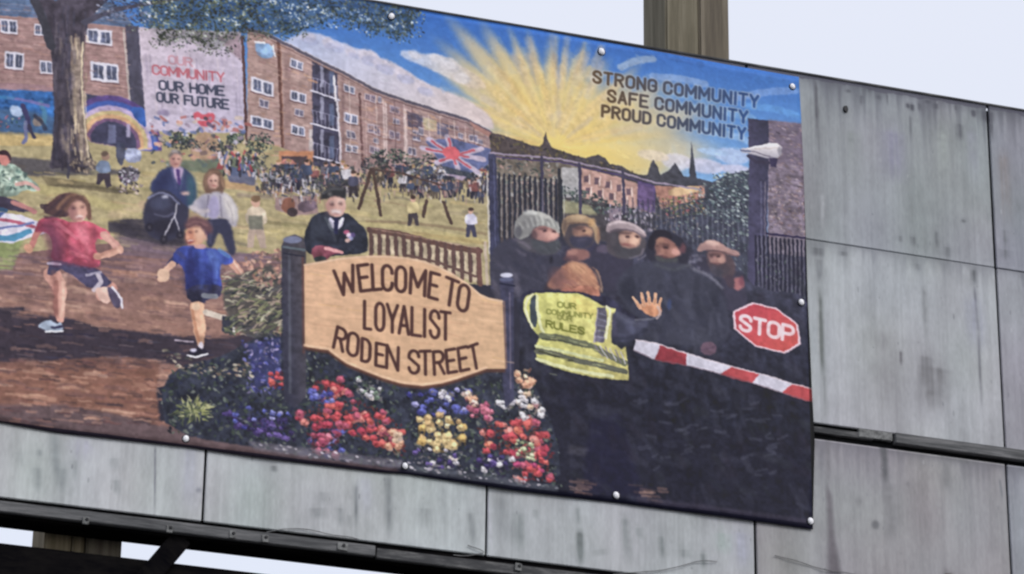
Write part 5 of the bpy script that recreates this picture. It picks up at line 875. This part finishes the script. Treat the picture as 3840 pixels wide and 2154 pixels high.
# ------------------------------------------------------------------ weathering of the cladding sheets
def newcanvas(x0, x1, z0, z1, ppm):
    global BX0, BX1, BZ0, BZ1, PPM, CW, CH, IMG, N1, N2, N3, NS
    BX0, BX1, BZ0, BZ1, PPM = x0, x1, z0, z1, ppm
    CW, CH = int((x1-x0)*ppm), int((z1-z0)*ppm); IMG = np.zeros((CH, CW, 3), np.float32)
    N1, N2, N3, NS = vnoise(CH, CW, 6, 5), vnoise(CH, CW, 17, 12), vnoise(CH, CW, 3, 3), vnoise(CH, CW, 26, 3.2)
PANEL_X = [-3.6, -2.4, -1.2, 0.0, 1.2, 2.4, 3.6, 4.8, 6.0]
def weather_pixels():
    newcanvas(-3.7, 6.1, -2.62, .05, 260)
    g = np.zeros((CH, CW, 3), np.float32)
    xs = BX0+(np.arange(CW)+.5)/PPM; zs = BZ1-(np.arange(CH)+.5)/PPM
    # each sheet has weathered to its own grey
    base = {0: [(150, 156, 160)]*6+[(140, 144, 152), (136, 138, 144)], 1: [(166, 172, 174)]*6+[(152, 156, 161), (146, 150, 158)], 2: [(180, 186, 187), (180, 186, 187), (180, 186, 187), (176, 183, 184), (170, 176, 178), (152, 153, 155), (149, 153, 160), (150, 154, 160)]}
    rows = [(.1, -.829), (-.829, -1.771), (-1.771, -3)]
    for r, (a, b) in enumerate(rows):
        my = (zs <= a) & (zs > b)
        for i in range(8):
            mx = (xs >= PANEL_X[i]) & (xs < PANEL_X[i+1])
            g[np.ix_(my, mx)] = col(base[r][i])
    IMG[:] = g
    sv = vnoise(CH, CW, 7, 150)*.45+vnoise(CH, CW, 2.6, 110)*.4+vnoise(CH, CW, 22, 220)*.45
    mo = vnoise(CH, CW, 40, 50)*.6+vnoise(CH, CW, 14, 18)*.4
    fi = vnoise(CH, CW, 2, 5)
    IMG[:] *= (1+.14*(sv-.65)+.13*(mo-.5)+.05*(fi-.5))[..., None]
    tint = vnoise(CH, CW, 46, 90)[..., None]-.5
    IMG[:] += tint*np.array([-.012, .012, .006], np.float32)+(vnoise(CH, CW, 60, 70)[..., None]-.5)*np.array([.012, -.004, .022], np.float32)
    # grime that runs down from every top edge, and a pale rubbed lip along the bottom edges
    for zt, ln, st in ((0.0, .13, .62), (-.829, .08, .30), (-1.79, .10, .34)):
        d = (zt-zs)[:, None]
        n = vnoise(1, CW, 4, 1)[0]*.6+vnoise(1, CW, 12, 1)[0]*.6
        L = ln*(.25+1.9*np.clip(n-.35, 0, 1)**1.6)[None]
        m = np.where((d >= 0), np.exp(-(d/np.maximum(L, .004))**1.4), 0)*st
        IMG[:] = IMG*(1-m[..., None])+col((74, 76, 86))*m[..., None]
        k = np.where((d < 0) & (d > -.05), np.exp(d/.016), 0)*.18
        IMG[:] = IMG*(1-k[..., None])+col((182, 188, 194))*k[..., None]
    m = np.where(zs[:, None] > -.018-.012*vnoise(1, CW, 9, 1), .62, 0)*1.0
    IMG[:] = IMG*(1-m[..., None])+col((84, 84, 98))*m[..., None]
    # stains and runs where the sheets carry them
    D()
    SV = np.clip(vnoise(CH, CW, 3, 60)*.7+vnoise(CH, CW, 7, 40)*.5+vnoise(CH, CW, 6, 9)*.25-.2, 0, 1.2)
    def run(p, w, c, a, soft=3):
        """a run of dirt: soft sides, fading ends, broken up by the streaks of the sheet"""
        P = tocan(p); w = max(w*unit()*.62, 1.0); R = w*2+3; Lt = np.sum(np.hypot(*np.diff(P, axis=0).T))
        x0, y0 = np.maximum(np.floor(P.min(0)-R).astype(int), 0); x1, y1 = np.ceil(P.max(0)+R).astype(int); x1, y1 = min(x1, CW), min(y1, CH)
        if x1 <= x0 or y1 <= y0: return
        yy, xx = np.mgrid[y0:y1, x0:x1].astype(np.float32)+.5
        m = np.zeros(xx.shape, np.float32); acc = 0
        for i in range(len(P)-1):
            q, d = P[i], P[i+1]-P[i]; L = math.hypot(*d); t = ((xx-q[0])*d[0]+(yy-q[1])*d[1])/max(L*L, 1e-6); tc = np.clip(t, 0, 1)
            dist = np.hypot(xx-q[0]-tc*d[0], yy-q[1]-tc*d[1]); s = (acc+tc*L)/Lt
            e = np.clip(s/.12+.35, 0, 1)*np.clip((1-s)/.45, .12, 1)
            m = np.maximum(m, np.exp(-(dist/w)**2*1.3)*e); acc += L
        m *= np.clip(.25+1.05*SV[y0:y1, x0:x1], 0, 1.25)
        comp(x0, y0, np.clip(m*a*1.7, 0, .9), col(c), .1)
    K(2880, 0)
    run([(480, 840), (490, 1445)], 34, (96, 98, 104), .6, 14)
    for x, y, L, w, a in ((940, 960, 120, 46, .55), (1110, 960, 50, 60, .6), (1195, 950, 130, 20, .45), (1400, 1040, 60, 40, .7), (1445, 1050, 80, 44, .85), (1430, 1160, 300, 30, .3), (1520, 1040, 90, 50, .5), (1680, 1040, 70, 60, .55), (1880, 1060, 60, 36, .35), (1920, 1240, 200, 90, .35), (2060, 1110, 80, 46, .75), (2190, 1120, 130, 130, .55), (800, 900, 40, 60, .4), (1000, 880, 60, 80, .4), (1600, 1010, 40, 80, .4), (2240, 1120, 300, 30, .5)):
        run([(x, y), (x+6, y+L)], w, (82, 84, 92), a, 16)
    for x0, w, c, a in ((1250, 240, (140, 140, 162), .35), (1740, 140, (158, 166, 164), .45), (820, 200, (134, 142, 140), .35), (2050, 120, (156, 160, 172), .4)): run([(x0, 1300), (x0+20, 1900)], w, c, a, 40)
    K(2880, 540)
    run([(505, -400), (515, 300)], 26, (112, 114, 120), .5, 12); run([(545, 500), (550, 880)], 40, (168, 172, 176), .5, 12)
    for x, y, L, w, a in ((1455, 930, 120, 50, .55), (1690, 880, 190, 34, .45), (1800, 1030, 140, 60, .5), (1320, 920, 80, 60, .3), (490, 1040, 110, 110, .5), (755, 1080, 60, 80, .4), (510, 1150, 300, 60, .4), (1480, 1200, 90, 80, .35), (2060, 1260, 190, 60, .5), (1960, 760, 40, 44, .6), (2385, 860, 200, 80, .35), (2380, 1060, 120, 110, .4)): run([(x, y), (x+6, y+L)], w, (94, 98, 102), a, 16)
    run([(2360, 100), (2400, 900)], 110, (136, 130, 128), .4, 40)
    K(2880, 1080)
    run([(520, 0), (540, 600), (560, 1000), (575, 1400)], 48, (104, 110, 108), .62, 14); run([(500, 100), (510, 900)], 20, (170, 174, 176), .4, 8)
    run([(1560, 0), (1590, 600)], 54, (124, 128, 130), .45, 20); run([(1590, 680), (1570, 1040)], 120, (108, 109, 112), .5, 60); run([(1680, 780), (1660, 1300)], 260, (120, 121, 124), .55, 90)
    run([(2070, 0), (2110, 440), (2150, 1445)], 30, (104, 106, 112), .7, 10); run([(1180, 420), (1200, 1300)], 200, (134, 135, 138), .35, 60)
    run([(2060, 100), (2120, 700)], 180, (152, 156, 174), .35, 50); run([(1330, 640), (1335, 800)], 30, (112, 112, 116), .5, 12)
    K(2880, 1620, .3727)
    run([(600, 60), (610, 600)], 50, (120, 120, 124), .5, 16)
    F([(585, 520), (640, 640), (660, 980), (735, 1440), (600, 1440), (605, 980)], (96, 92, 98), a=.75, soft=4)
    run([(1150, 120), (1170, 260), (1180, 640)], 74, (100, 102, 106), .6, 24); run([(1230, 500), (1260, 1400)], 120, (128, 129, 132), .45, 50); run([(1790, 300), (1800, 640)], 80, (116, 118, 120), .4, 30)
    run([(1700, 250), (2200, 330)], 36, (120, 122, 124), .4, 14); run([(1800, 1420), (1830, 1500)], 90, (90, 84, 86), .6, 30); run([(2330, 480), (2360, 700)], 20, (120, 124, 130), .5, 8); run([(2400, 380), (2460, 1440)], 26, (176, 182, 190), .5, 8)
    O(1080, 935, 38, 44, (98, 100, 104), a=.75, soft=2); O(1405, 525, 20, 22, (120, 120, 124), a=.7, soft=2); O(910, 700, 34, 60, (128, 130, 132), a=.5, soft=3)
    K(0, 1620, .3727)
    for p, w, a in (([(545, 20), (560, 330), (640, 660)], 80, .35), ([(620, 360), (650, 650)], 110, .3), ([(200, 200), (210, 360)], 60, .25), ([(390, 180), (400, 260)], 50, .35), ([(1150, 260), (1170, 420)], 110, .25), ([(1165, 480), (1185, 660)], 80, .35), ([(740, 280), (760, 520)], 70, .25), ([(370, 350), (390, 660)], 90, .25)): run(p, w, (128, 136, 138), a, 26)
    run([(1560, 140), (1555, 840)], 18, (130, 134, 140), .7, 6); O(1995, 585, 26, 24, (110, 114, 124), a=.7, soft=2)
    run([(1900, 150), (1930, 880)], 150, (174, 178, 190), .4, 40); run([(900, 100), (700, 260)], 200, (176, 178, 192), .35, 60)
    K(960, 1620, .3727)
    for p, w, a in (([(1345, 430), (1345, 1130)], 90, .5), ([(1000, 520), (1005, 1040)], 46, .5), ([(850, 760), (850, 980)], 60, .4), ([(680, 600), (690, 760)], 120, .25), ([(620, 760), (640, 900)], 150, .3), ([(940, 830), (945, 1000)], 40, .4), ([(1880, 540), (1890, 1200)], 60, .3), ([(1700, 760), (1720, 1000)], 140, .25), ([(2160, 800), (2190, 1180)], 60, .35), ([(180, 340), (190, 420)], 60, .45), ([(2480, 640), (2500, 1200)], 150, .3)): run(p, w, (120, 126, 128), a, 24)
    run([(1080, 460), (1120, 900)], 130, (178, 182, 194), .35, 40); run([(2330, 600), (2370, 1200)], 24, (186, 188, 196), .5, 8)
    K(1920, 1620, .3727)
    for p, w, a in (([(680, 1000), (695, 1380)], 60, .6), ([(660, 760), (670, 960)], 40, .4), ([(60, 800), (70, 1260)], 130, .35), ([(1140, 860), (1180, 1380)], 90, .3), ([(1280, 960), (1300, 1100)], 70, .3), ([(1490, 1040), (1520, 1300)], 56, .4), ([(1720, 1180), (1730, 1290)], 140, .3), ([(1920, 1220), (1930, 1400)], 60, .5), ([(880, 1180), (900, 1260)], 140, .25), ([(240, 780), (250, 900)], 60, .25)): run(p, w, (116, 124, 124), a, 24)
    run([(2120, 1010), (2140, 1260)], 160, (160, 178, 172), .4, 50); run([(2300, 1000), (2330, 1420)], 160, (166, 170, 186), .4, 50)
    # fine pits and specks
    for _ in range(900):
        x, y = RNG.uniform(0, CW), RNG.uniform(0, CH); r = RNG.uniform(.5, 1.5)
        dab(x, y, r, r*RNG.uniform(1, 3.5), 0, col((110, 114, 118)) if RNG.random() < .7 else col((186, 190, 194)), RNG.uniform(.15, .5))
    IMG[:] *= np.array([1.006, .996, .997], np.float32)
    return np.clip(IMG, 0, 1)

# ------------------------------------------------------------------ building helpers
COL = SCN.collection
def lin(a): return np.where(a <= .04045, a/12.92, ((a+.055)/1.055)**2.4)
def enc(a): return np.where(a <= .0031308, a*12.92, 1.055*np.maximum(a, 1e-6)**(1/2.4)-.055)
def img(name, px, veil=0.0, flux=1.0):
    """seen colours -> surface albedo -> packed image made here, not loaded"""
    a = enc(np.clip(lin(px)/flux-veil, .004, .92))
    h, w, _ = px.shape
    im = bpy.data.images.new(name, w, h, alpha=False)
    full = np.ones((h, w, 4), np.float32); full[..., :3] = a[::-1]
    im.pixels.foreach_set(full.ravel()); im.update(); im.pack()
    return im
def mat(name, base=(.5, .5, .5), rough=.8, spec=.3, metal=0.0):
    m = bpy.data.materials.new(name); m.use_nodes = True
    b = m.node_tree.nodes['Principled BSDF']
    b.inputs['Base Color'].default_value = (*base, 1); b.inputs['Roughness'].default_value = rough
    b.inputs['Specular IOR Level'].default_value = spec; b.inputs['Metallic'].default_value = metal
    return m, m.node_tree.nodes, m.node_tree.links, b
def noise_mat(name, c0, c1, scale=(8, 8, 8), rough=.85, spec=.25, metal=0.0, detail=8, bump=.15, lo=.35, hi=.65, c2=None):
    m, n, l, b = mat(name, c0, rough, spec, metal)
    t = n.new('ShaderNodeTexCoord'); mp = n.new('ShaderNodeMapping'); mp.inputs['Scale'].default_value = scale
    oi = n.new('ShaderNodeObjectInfo'); va = n.new('ShaderNodeVectorMath'); va.operation = 'ADD'
    sc = n.new('ShaderNodeMath'); sc.operation = 'MULTIPLY'; sc.inputs[1].default_value = 37
    l.new(oi.outputs['Random'], sc.inputs[0]); l.new(t.outputs['Object'], mp.inputs[0]); l.new(mp.outputs[0], va.inputs[0]); l.new(sc.outputs[0], va.inputs[1])
    nz = n.new('ShaderNodeTexNoise'); nz.inputs['Scale'].default_value = 1; nz.inputs['Detail'].default_value = detail; nz.inputs['Roughness'].default_value = .65
    l.new(va.outputs[0], nz.inputs['Vector'])
    cr = n.new('ShaderNodeValToRGB'); cr.color_ramp.elements[0].position = lo; cr.color_ramp.elements[1].position = hi
    cr.color_ramp.elements[0].color = (*c0, 1); cr.color_ramp.elements[1].color = (*c1, 1)
    if c2:
        e = cr.color_ramp.elements.new((lo+hi)/2); e.color = (*c2, 1)
    l.new(nz.outputs['Fac'], cr.inputs[0]); l.new(cr.outputs[0], b.inputs['Base Color'])
    if bump:
        bp = n.new('ShaderNodeBump'); bp.inputs['Strength'].default_value = bump; bp.inputs['Distance'].default_value = .004
        l.new(nz.outputs['Fac'], bp.inputs['Height']); l.new(bp.outputs[0], b.inputs['Normal'])
    return m
def link(name, bm, m, parent=None, loc=(0, 0, 0), rot=None, smooth=False):
    me = bpy.data.meshes.new(name); bm.normal_update(); bm.to_mesh(me); bm.free()
    if m: me.materials.append(m)
    if smooth:
        for p in me.polygons: p.use_smooth = True
    o = bpy.data.objects.new(name, me); COL.objects.link(o); o.location = loc
    if rot: o.rotation_euler = rot
    if parent: o.parent = parent
    return o
def box(x0, x1, y0, y1, z0, z1, bev=.004, bm=None):
    b = bmesh.new(); bmesh.ops.create_cube(b, size=1)
    for v in b.verts: v.co = ((x0+x1)/2+v.co.x*(x1-x0), (y0+y1)/2+v.co.y*(y1-y0), (z0+z1)/2+v.co.z*(z1-z0))
    if bev: bmesh.ops.bevel(b, geom=b.edges[:], offset=bev, segments=2, affect='EDGES')
    if bm is not None:
        me = bpy.data.meshes.new('t'); b.to_mesh(me); b.free(); bm.from_mesh(me); bpy.data.meshes.remove(me); return bm
    return b
def empty(name, loc, label, cat, group=None):
    o = bpy.data.objects.new(name, None); COL.objects.link(o); o.location = loc; o['label'] = label; o['category'] = cat
    if group: o['group'] = group
    return o
def tag(o, label, cat, group=None):
    o['label'] = label; o['category'] = cat
    if group: o['group'] = group
    return o
def wx(p, y=0.0):
    """photo sight line -> board coordinates X, Z (Z from the board's top edge)"""
    return onplane([p], y)[0]

# ------------------------------------------------------------------ ground
gm = noise_mat('road asphalt', (.055, .055, .058), (.11, .108, .105), (3, 3, 3), .9, .2, bump=.3)
g = bmesh.new(); bmesh.ops.create_grid(g, x_segments=8, y_segments=8, size=2000)
go = link('ground', g, gm); go['kind'] = 'structure'

# ------------------------------------------------------------------ the hoarding
print_px = print_pixels()
weather_px = weather_pixels()
wim = img('board weathering', weather_px, flux=FLUX*.95)
M_panel, n, l, b = mat('weathered fibre cement', rough=.82, spec=.25)
ge = n.new('ShaderNodeNewGeometry'); sp = n.new('ShaderNodeSeparateXYZ'); l.new(ge.outputs['Position'], sp.inputs[0])
def mad(src, m_, a_):
    q = n.new('ShaderNodeMath'); q.operation = 'MULTIPLY_ADD'; q.inputs[1].default_value = m_; q.inputs[2].default_value = a_; l.new(src, q.inputs[0]); return q.outputs[0]
uu = mad(sp.outputs[0], 1/(BX1-BX0), -BX0/(BX1-BX0)); vv = mad(sp.outputs[2], 1/(BZ1-BZ0), -(BZ0+BOARD_TOP)/(BZ1-BZ0))
cx_ = n.new('ShaderNodeCombineXYZ'); l.new(uu, cx_.inputs[0]); l.new(vv, cx_.inputs[1])
ti = n.new('ShaderNodeTexImage'); ti.image = wim; ti.extension = 'EXTEND'; l.new(cx_.outputs[0], ti.inputs[0])
nz = n.new('ShaderNodeTexNoise'); nz.inputs['Scale'].default_value = 1; nz.inputs['Detail'].default_value = 10; nz.inputs['Roughness'].default_value = .7
vm = n.new('ShaderNodeVectorMath'); vm.operation = 'MULTIPLY'; vm.inputs[1].default_value = (60, 60, 12); l.new(ge.outputs['Position'], vm.inputs[0]); l.new(vm.outputs[0], nz.inputs['Vector'])
fm = mad(nz.outputs['Fac'], .30, .85)
mx = n.new('ShaderNodeVectorMath'); mx.operation = 'SCALE'; l.new(ti.outputs[0], mx.inputs[0]); l.new(fm, mx.inputs['Scale']); l.new(mx.outputs[0], b.inputs['Base Color'])
bp = n.new('ShaderNodeBump'); bp.inputs['Strength'].default_value = .12; bp.inputs['Distance'].default_value = .003; l.new(nz.outputs['Fac'], bp.inputs['Height']); l.new(bp.outputs[0], b.inputs['Normal'])
M_dark = noise_mat('tarred timber', (.003, .003, .0045), (.011, .010, .010), (6, 20, 20), 1.0, .0, bump=.4)
M_back = noise_mat('near-black added backing', (.008, .009, .011), (.016, .016, .017), (5, 5, 5), .9, .1)  # for the sheet added to keep the joints dark
M_rail = noise_mat('dull grey steel', (.06, .062, .066), (.19, .19, .195), (5, 30, 60), .75, .2, metal=.0, c2=(.11, .112, .116))
M_rail2 = noise_mat('stained dark steel', (.045, .046, .05), (.16, .16, .16), (7, 30, 40), .8, .15, metal=.0, c2=(.068, .069, .072))
M_plate = noise_mat('zinc plate', (.07, .072, .072), (.25, .255, .255), (45, 45, 45), .7, .3, metal=.1)
M_bolt = noise_mat('dark bolt', (.01, .011, .014), (.03, .03, .034), (60, 60, 60), .6, .4, metal=.3)

hoard = empty('hoarding', (0, 0, 0), 'large grey panelled hoarding on timber posts with the printed banner screwed to it', 'hoarding')
T = BOARD_TOP
ROWS = [(-.833, 0.0), (-1.712, -.825), (-2.505, -1.775)]
gap = .011
sheet = {}
for r, (z0, z1) in enumerate(ROWS):
    for i in range(8):
        x0, x1 = PANEL_X[i]+gap/2, PANEL_X[i+1]-gap/2
        zz1 = z1-gap/2 if r else z1
        if r not in sheet:
            bm = box(-(x1-x0)/2, (x1-x0)/2, 0, .016, z0+gap/2-z1, zz1-z1, .003)
            o = link('cladding_panel', bm, M_panel, hoard); sheet[r] = o
        else:
            o = sheet[r].copy(); COL.objects.link(o)
        # sheets are hung by hand: each sits a hair proud, low or askew
        o.location = ((x0+x1)/2, -random.uniform(0, .002), T+z1+random.uniform(-.0015, .0015)*(1 if r else .3)); o.rotation_euler = (0, math.radians(random.uniform(-.06, .06)), 0)
link('capping_strip', box(-3.6, 6.0, -.006, .030, -.004, .007, .002), M_rail2, hoard, (0, 0, T))
link('added_dark_backing', box(-3.59, 5.99, .022, .04, T-2.49, T-.02, 0), M_back, hoard)  # added dark sheet behind the panels so the joints don't show sky
# middle rail, right of the banner: two lengths of steel, the right one hung a little lower
za, zb = wx((3100, 1597))[1], wx((3100, 1619))[1]
xe = wx((3352, 1650))[0]
link('rail', box(2.55, xe-.10, -.006, .016, 0, za-zb, .002), M_rail2, hoard, (0, 0, T+zb), (0, math.radians(.25), 0))
link('rail', box(xe-.17, xe-.01, -.009, .014, 0, za-zb+.012, .002), M_plate, hoard, (0, 0, T+zb-.006), None)
zc, zd = wx((3774, 1685))[1], wx((3774, 1724))[1]
link('rail', box(xe, 6.0, -.020, .016, 0, zc-zd, .003), M_rail, hoard, (0, 0, T+zd))
# bottom rail and the tarred beam it is fixed to
def zbot(x): return wx((x, 1881+.1175*x))
zb_ = zbot(400)[1]; xs_ = wx((1405, 2045))[0]
link('bottom_rail', box(-3.6, xs_, -.016, .012, -.046, 0, .003), M_rail, hoard, (0, 0, T+zb_-.002))
link('bottom_rail', box(xs_+.006, 6.0, -.013, .012, -.044, 0, .003), M_rail2, hoard, (0, 0, T+zb_-.010))
link('beam', box(-3.6, 6.0, .014, .150, -.055, .06, .004), M_dark, hoard, (0, 0, T+zb_-.002))
def plate(x, y, w=.05):
    p = wx((x, y), -.02)
    bm = box(-w/2, w/2, -.006, 0, -.018, .014, .0015)
    o = link('fixing_plate', bm, M_plate, hoard, (p[0], -.0165, T+p[1]), (0, math.radians(random.uniform(-6, 6)), 0))
    bm = bmesh.new(); bmesh.ops.create_cone(bm, cap_ends=True, segments=8, radius1=.008, radius2=.006, depth=.008, matrix=Matrix.Rotation(math.pi/2, 4, 'X'))
    link('bolt', bm, M_bolt, o, (.004, -.008, .003))
for x, y in ((322, 1951), (636, 1982), (872, 2003), (994, 2018), (1285, 2049), (1944, 2125)): plate(x, y, random.uniform(.022, .045))
# a dark hole in one sheet, made as a dark bolt head
for x, y, rr in ((3170, 411, .013),):
    p = wx((x, y)); bm = bmesh.new()
    bmesh.ops.create_cone(bm, cap_ends=True, segments=10, radius1=rr, radius2=rr*.8, depth=.012, matrix=Matrix.Rotation(math.pi/2, 4, 'X'))
    for v in bm.verts: v.co.z *= 1.5
    link('bolt', bm, M_bolt, hoard, (p[0], -.004, T+p[1]))
# lower beam and the diagonal brace in front of it
YL = .06
zt = wx((400, 2082), YL)[1]; ztl = wx((0, 2036), YL)[1]; ztr = wx((960, 2141), YL)[1]
link('beam', box(-3.6, 6.0, YL, YL+.20, -.34, 0, .006), M_dark, hoard, (0, 0, T+zt))
pa, pb = wx((652, 2052), YL-.02), wx((505, 2225), YL-.02)
dv = Vector((pb[0]-pa[0], 0, pb[1]-pa[1])); L = dv.length; ang = math.atan2(dv.x, -dv.z)
link('brace', box(-.043, .043, -.02, .02, -L-.5, .05, .004), M_dark, hoard, (pa[0], YL-.026, T+pa[1]), (0, -ang, 0))
link('brace', box(.047, .066, -.025, .005, -L-.4, -.15, .003), M_rail2, hoard, (pa[0]-.13, YL-.026, T+pa[1]), (0, -ang, 0))

# timber posts behind, each of two baulks side by side
def timber_mat(name, c0, c1, c2): return noise_mat(name, c0, c1, (34, 34, 1.6), .88, .2, bump=.6, lo=.3, hi=.7, c2=c2)
M_t1 = timber_mat('old greenish timber', (.10, .090, .064), (.25, .225, .17), (.165, .147, .106))
M_t2 = timber_mat('brown timber', (.10, .085, .068), (.24, .21, .165), (.16, .138, .105))
M_t3 = timber_mat('pale timber', (.13, .105, .062), (.36, .31, .22), (.235, .195, .125))
def post(xl, w, ms, label_extra=None, y0=.165, dep=.30):
    p = bpy.data.objects.new('post', None); COL.objects.link(p); p.parent = hoard; p.location = (xl+w/2, y0+dep/2, 0)
    a = -w/2; parts = []
    for k, (f, m) in enumerate(ms):
        bw = w*f; bm = box(a, a+bw-.006, -dep/2+.006*(k % 2), dep/2, 0, T+1.35-.02*k, .008)
        link('timber', bm, m, p); a += bw
    return p
x1 = wx((2497, 100), .165)[0]; x2 = wx((2741, 120), .165)[0]
post(x1, x2-x1, [(.52, M_t1), (.48, M_t2)])
x1b = wx((165, 2050), .165)[0]; x2b = wx((462, 2060), .165)[0]
post(x1b, x2b-x1b, [(.36, M_t3), (.17, M_t3), (.47, M_t2)])

# ------------------------------------------------------------------ the printed banner
newcanvas(-1.80, 2.668, -2.195, -.012, 520)
pim = img('banner print', print_px, .016, FLUX*.83)
M_pr, n, l, b = mat('printed vinyl', rough=.6, spec=.2)
uv = n.new('ShaderNodeUVMap'); ti = n.new('ShaderNodeTexImage'); ti.image = pim; ti.extension = 'EXTEND'; l.new(uv.outputs[0], ti.inputs[0]); l.new(ti.outputs[0], b.inputs['Base Color'])
t = n.new('ShaderNodeTexCoord'); nz = n.new('ShaderNodeTexNoise'); nz.inputs['Scale'].default_value = 5; nz.inputs['Detail'].default_value = 3
bp = n.new('ShaderNodeBump'); bp.inputs['Strength'].default_value = .25; bp.inputs['Distance'].default_value = .012
l.new(t.outputs['Object'], nz.inputs['Vector']); l.new(nz.outputs['Fac'], bp.inputs['Height']); l.new(bp.outputs[0], b.inputs['Normal'])
ban = empty('printed_banner', (0, -.012, T-1.1), 'wide printed vinyl banner with a painted welcome scene, screwed to the grey hoarding', 'banner')
YB = -.010
# survey of the sheet's free edges
ed_r = np.array([wx(p, YB) for p in ((2995, 283), (3003, 420), (3012, 640), (3022, 901), (3030, 1134), (3042, 1400), (3054, 1631), (3050, 1850), (3047, 1986))])
ed_b = np.array([wx(p, YB) for p in ((0, 1584), (209, 1622), (697, 1677), (960, 1716), (1440, 1773), (1519, 1777), (1920, 1840), (2311, 1885), (2880, 1962), (3047, 1986))])
ed_t = np.array([wx(p, YB) for p in ((1364, 3), (1920, 98), (2395, 180), (2742, 246), (2995, 290))])
scr = [(-1.35, -.035), *[tuple(wx(p, YB-.004)) for p in ((1468, 62), (2256, 194), (2972, 325))]]
scrb = [tuple(wx(p, YB-.004)) for p in ((697, 1646), (1519, 1748), (2311, 1858), (3040, 1955))]
scr_all = scr+[tuple(wx((3005, 1134), YB-.004))]+scrb+[(-.10-.95*.95, -2.02), (-.22, -.035)]
NX, NZ = 150, 72
bm = bmesh.new(); uvl = bm.loops.layers.uv.new('UVMap'); vs = []
XL = -1.78
for j in range(NZ+1):
    t = j/NZ; row = []
    for i in range(NX+1):
        s = i/NX
        zt_, zb2 = 0, 0
        # right edge at this height, then top and bottom at this x
        zr = -.02-t*2.16
        xr = np.interp(-zr, -ed_r[:, 1], ed_r[:, 0])
        x = XL+s*(xr-XL)
        ztp = np.interp(x, ed_t[:, 0], ed_t[:, 1]); zbt = np.interp(x, ed_b[:, 0], ed_b[:, 1])
        z = ztp+(zbt-ztp)*t
        dmin = min(math.hypot(x-a, z-c) for a, c in scr_all)
        slack = .0055*min(1, dmin/.35)
        y = YB-slack*(.5+.5*math.sin(x*5.2+z*2.1))-.0012*math.sin(x*19+z*7)*max(0, t-.6)/.4-.001*math.sin(z*14+x*3)*max(0, s-.85)/.15
        row.append(bm.verts.new((x, y, z)))
    vs.append(row)
for j in range(NZ):
    for i in range(NX):
        f = bm.faces.new((vs[j][i], vs[j+1][i], vs[j+1][i+1], vs[j][i+1])); f.smooth = True
        for lp in f.loops: lp[uvl].uv = ((lp.vert.co.x-BX0)/(BX1-BX0), (lp.vert.co.z-BZ0)/(BZ1-BZ0))
sh = link('printed_sheet', bm, M_pr, ban, (0, .012, 1.1))
so = sh.modifiers.new('thickness', 'SOLIDIFY'); so.thickness = .0016; so.offset = -1
# white capped screws with washers
M_cap = noise_mat('white screw cap', (.84, .84, .88), (.93, .93, .95), (40, 40, 40), .35, .5, bump=0)
M_wash = noise_mat('dark rubber washer', (.03, .03, .036), (.05, .05, .058), (40, 40, 40), .7, .2, bump=0)  # near-black rubber, faintly mottled
bm = bmesh.new(); bmesh.ops.create_uvsphere(bm, u_segments=14, v_segments=8, radius=.0145)
for v in bm.verts: v.co = (v.co.x*.92, v.co.z*.62 if v.co.z < 0 else 0, v.co.y*1.12)
bmesh.ops.recalc_face_normals(bm, faces=bm.faces[:])
cap0 = link('screw_cap', bm, M_cap, ban, smooth=True)
bm = bmesh.new(); bmesh.ops.create_cone(bm, cap_ends=True, segments=16, radius1=.0175, radius2=.016, depth=.003, matrix=Matrix.Rotation(math.pi/2, 4, 'X'))
wash0 = link('washer', bm, M_wash, cap0)
first = True
for x, z in scr+scrb+[tuple(wx((3005, 1134), YB-.004))]:
    if x < -1.7: continue
    if first: c = cap0; w = wash0; first = False
    else:
        c = cap0.copy(); COL.objects.link(c); w = wash0.copy(); COL.objects.link(w); w.parent = c
    c.location = (x, YB-.004+.012, z+1.1); c.rotation_euler = (0, math.radians(random.uniform(-25, 25)), 0); c.scale = (random.uniform(.9, 1.1),)*3
    w.location = (0, .001, 0)

# ------------------------------------------------------------------ loose wire along the bottom of the sheets
def tube(pts, r, seg=6):
    P = [Vector(p) for p in pts]; bm = bmesh.new(); rings = []
    for i, p in enumerate(P):
        d = (P[min(i+1, len(P)-1)]-P[max(i-1, 0)]).normalized(); a = d.cross(Vector((0, 1, 0))).normalized(); c = d.cross(a)
        rings.append([bm.verts.new(p+(a*math.cos(q*2*math.pi/seg)+c*math.sin(q*2*math.pi/seg))*r) for q in range(seg)])
    for A, B_ in zip(rings, rings[1:]):
        for q in range(seg): bm.faces.new((A[q], A[(q+1) % seg], B_[(q+1) % seg], B_[q]))
    bm.faces.new(rings[0][::-1]); bm.faces.new(rings[-1])
    return bm
M_wire = noise_mat('weathered wire', (.10, .102, .105), (.22, .22, .225), (50, 50, 50), .6, .3, bump=0)
def wire(pts, label, y=-.009, r=.0019):
    p = chaikin(np.array([wx(q, y) for q in pts]), 2, False)
    o = link('loose_wire', tube([(a, y+.002*math.sin(k*.9), T+c) for k, (a, c) in enumerate(p)], r), M_wire)
    tag(o, label, 'wire', 'thin loose wires along the hoarding')
wire([(1000, 1996), (1060, 1984), (1146, 1981), (1228, 2004), (1290, 2011), (1337, 2019), (1345, 2024)], 'short thin wire under the welcome board, just above the bottom rail')
wire([(1755, 2045), (1800, 2062), (1822, 2072), (1760, 2086), (1700, 2082)], 'thin wire hooked back on itself at a panel joint left of the dark figures')
wire([(2300, 2154), (2400, 2146), (2490, 2138), (2560, 2122), (2620, 2102), (2690, 2106)], 'thin wire sagging along the bottom below the dark figures of the banner')
wire([(2905, 2083), (2990, 2104), (3060, 2128), (3110, 2141), (3150, 2144), (3220, 2158)], 'thin wire below the bottom right corner of the banner')
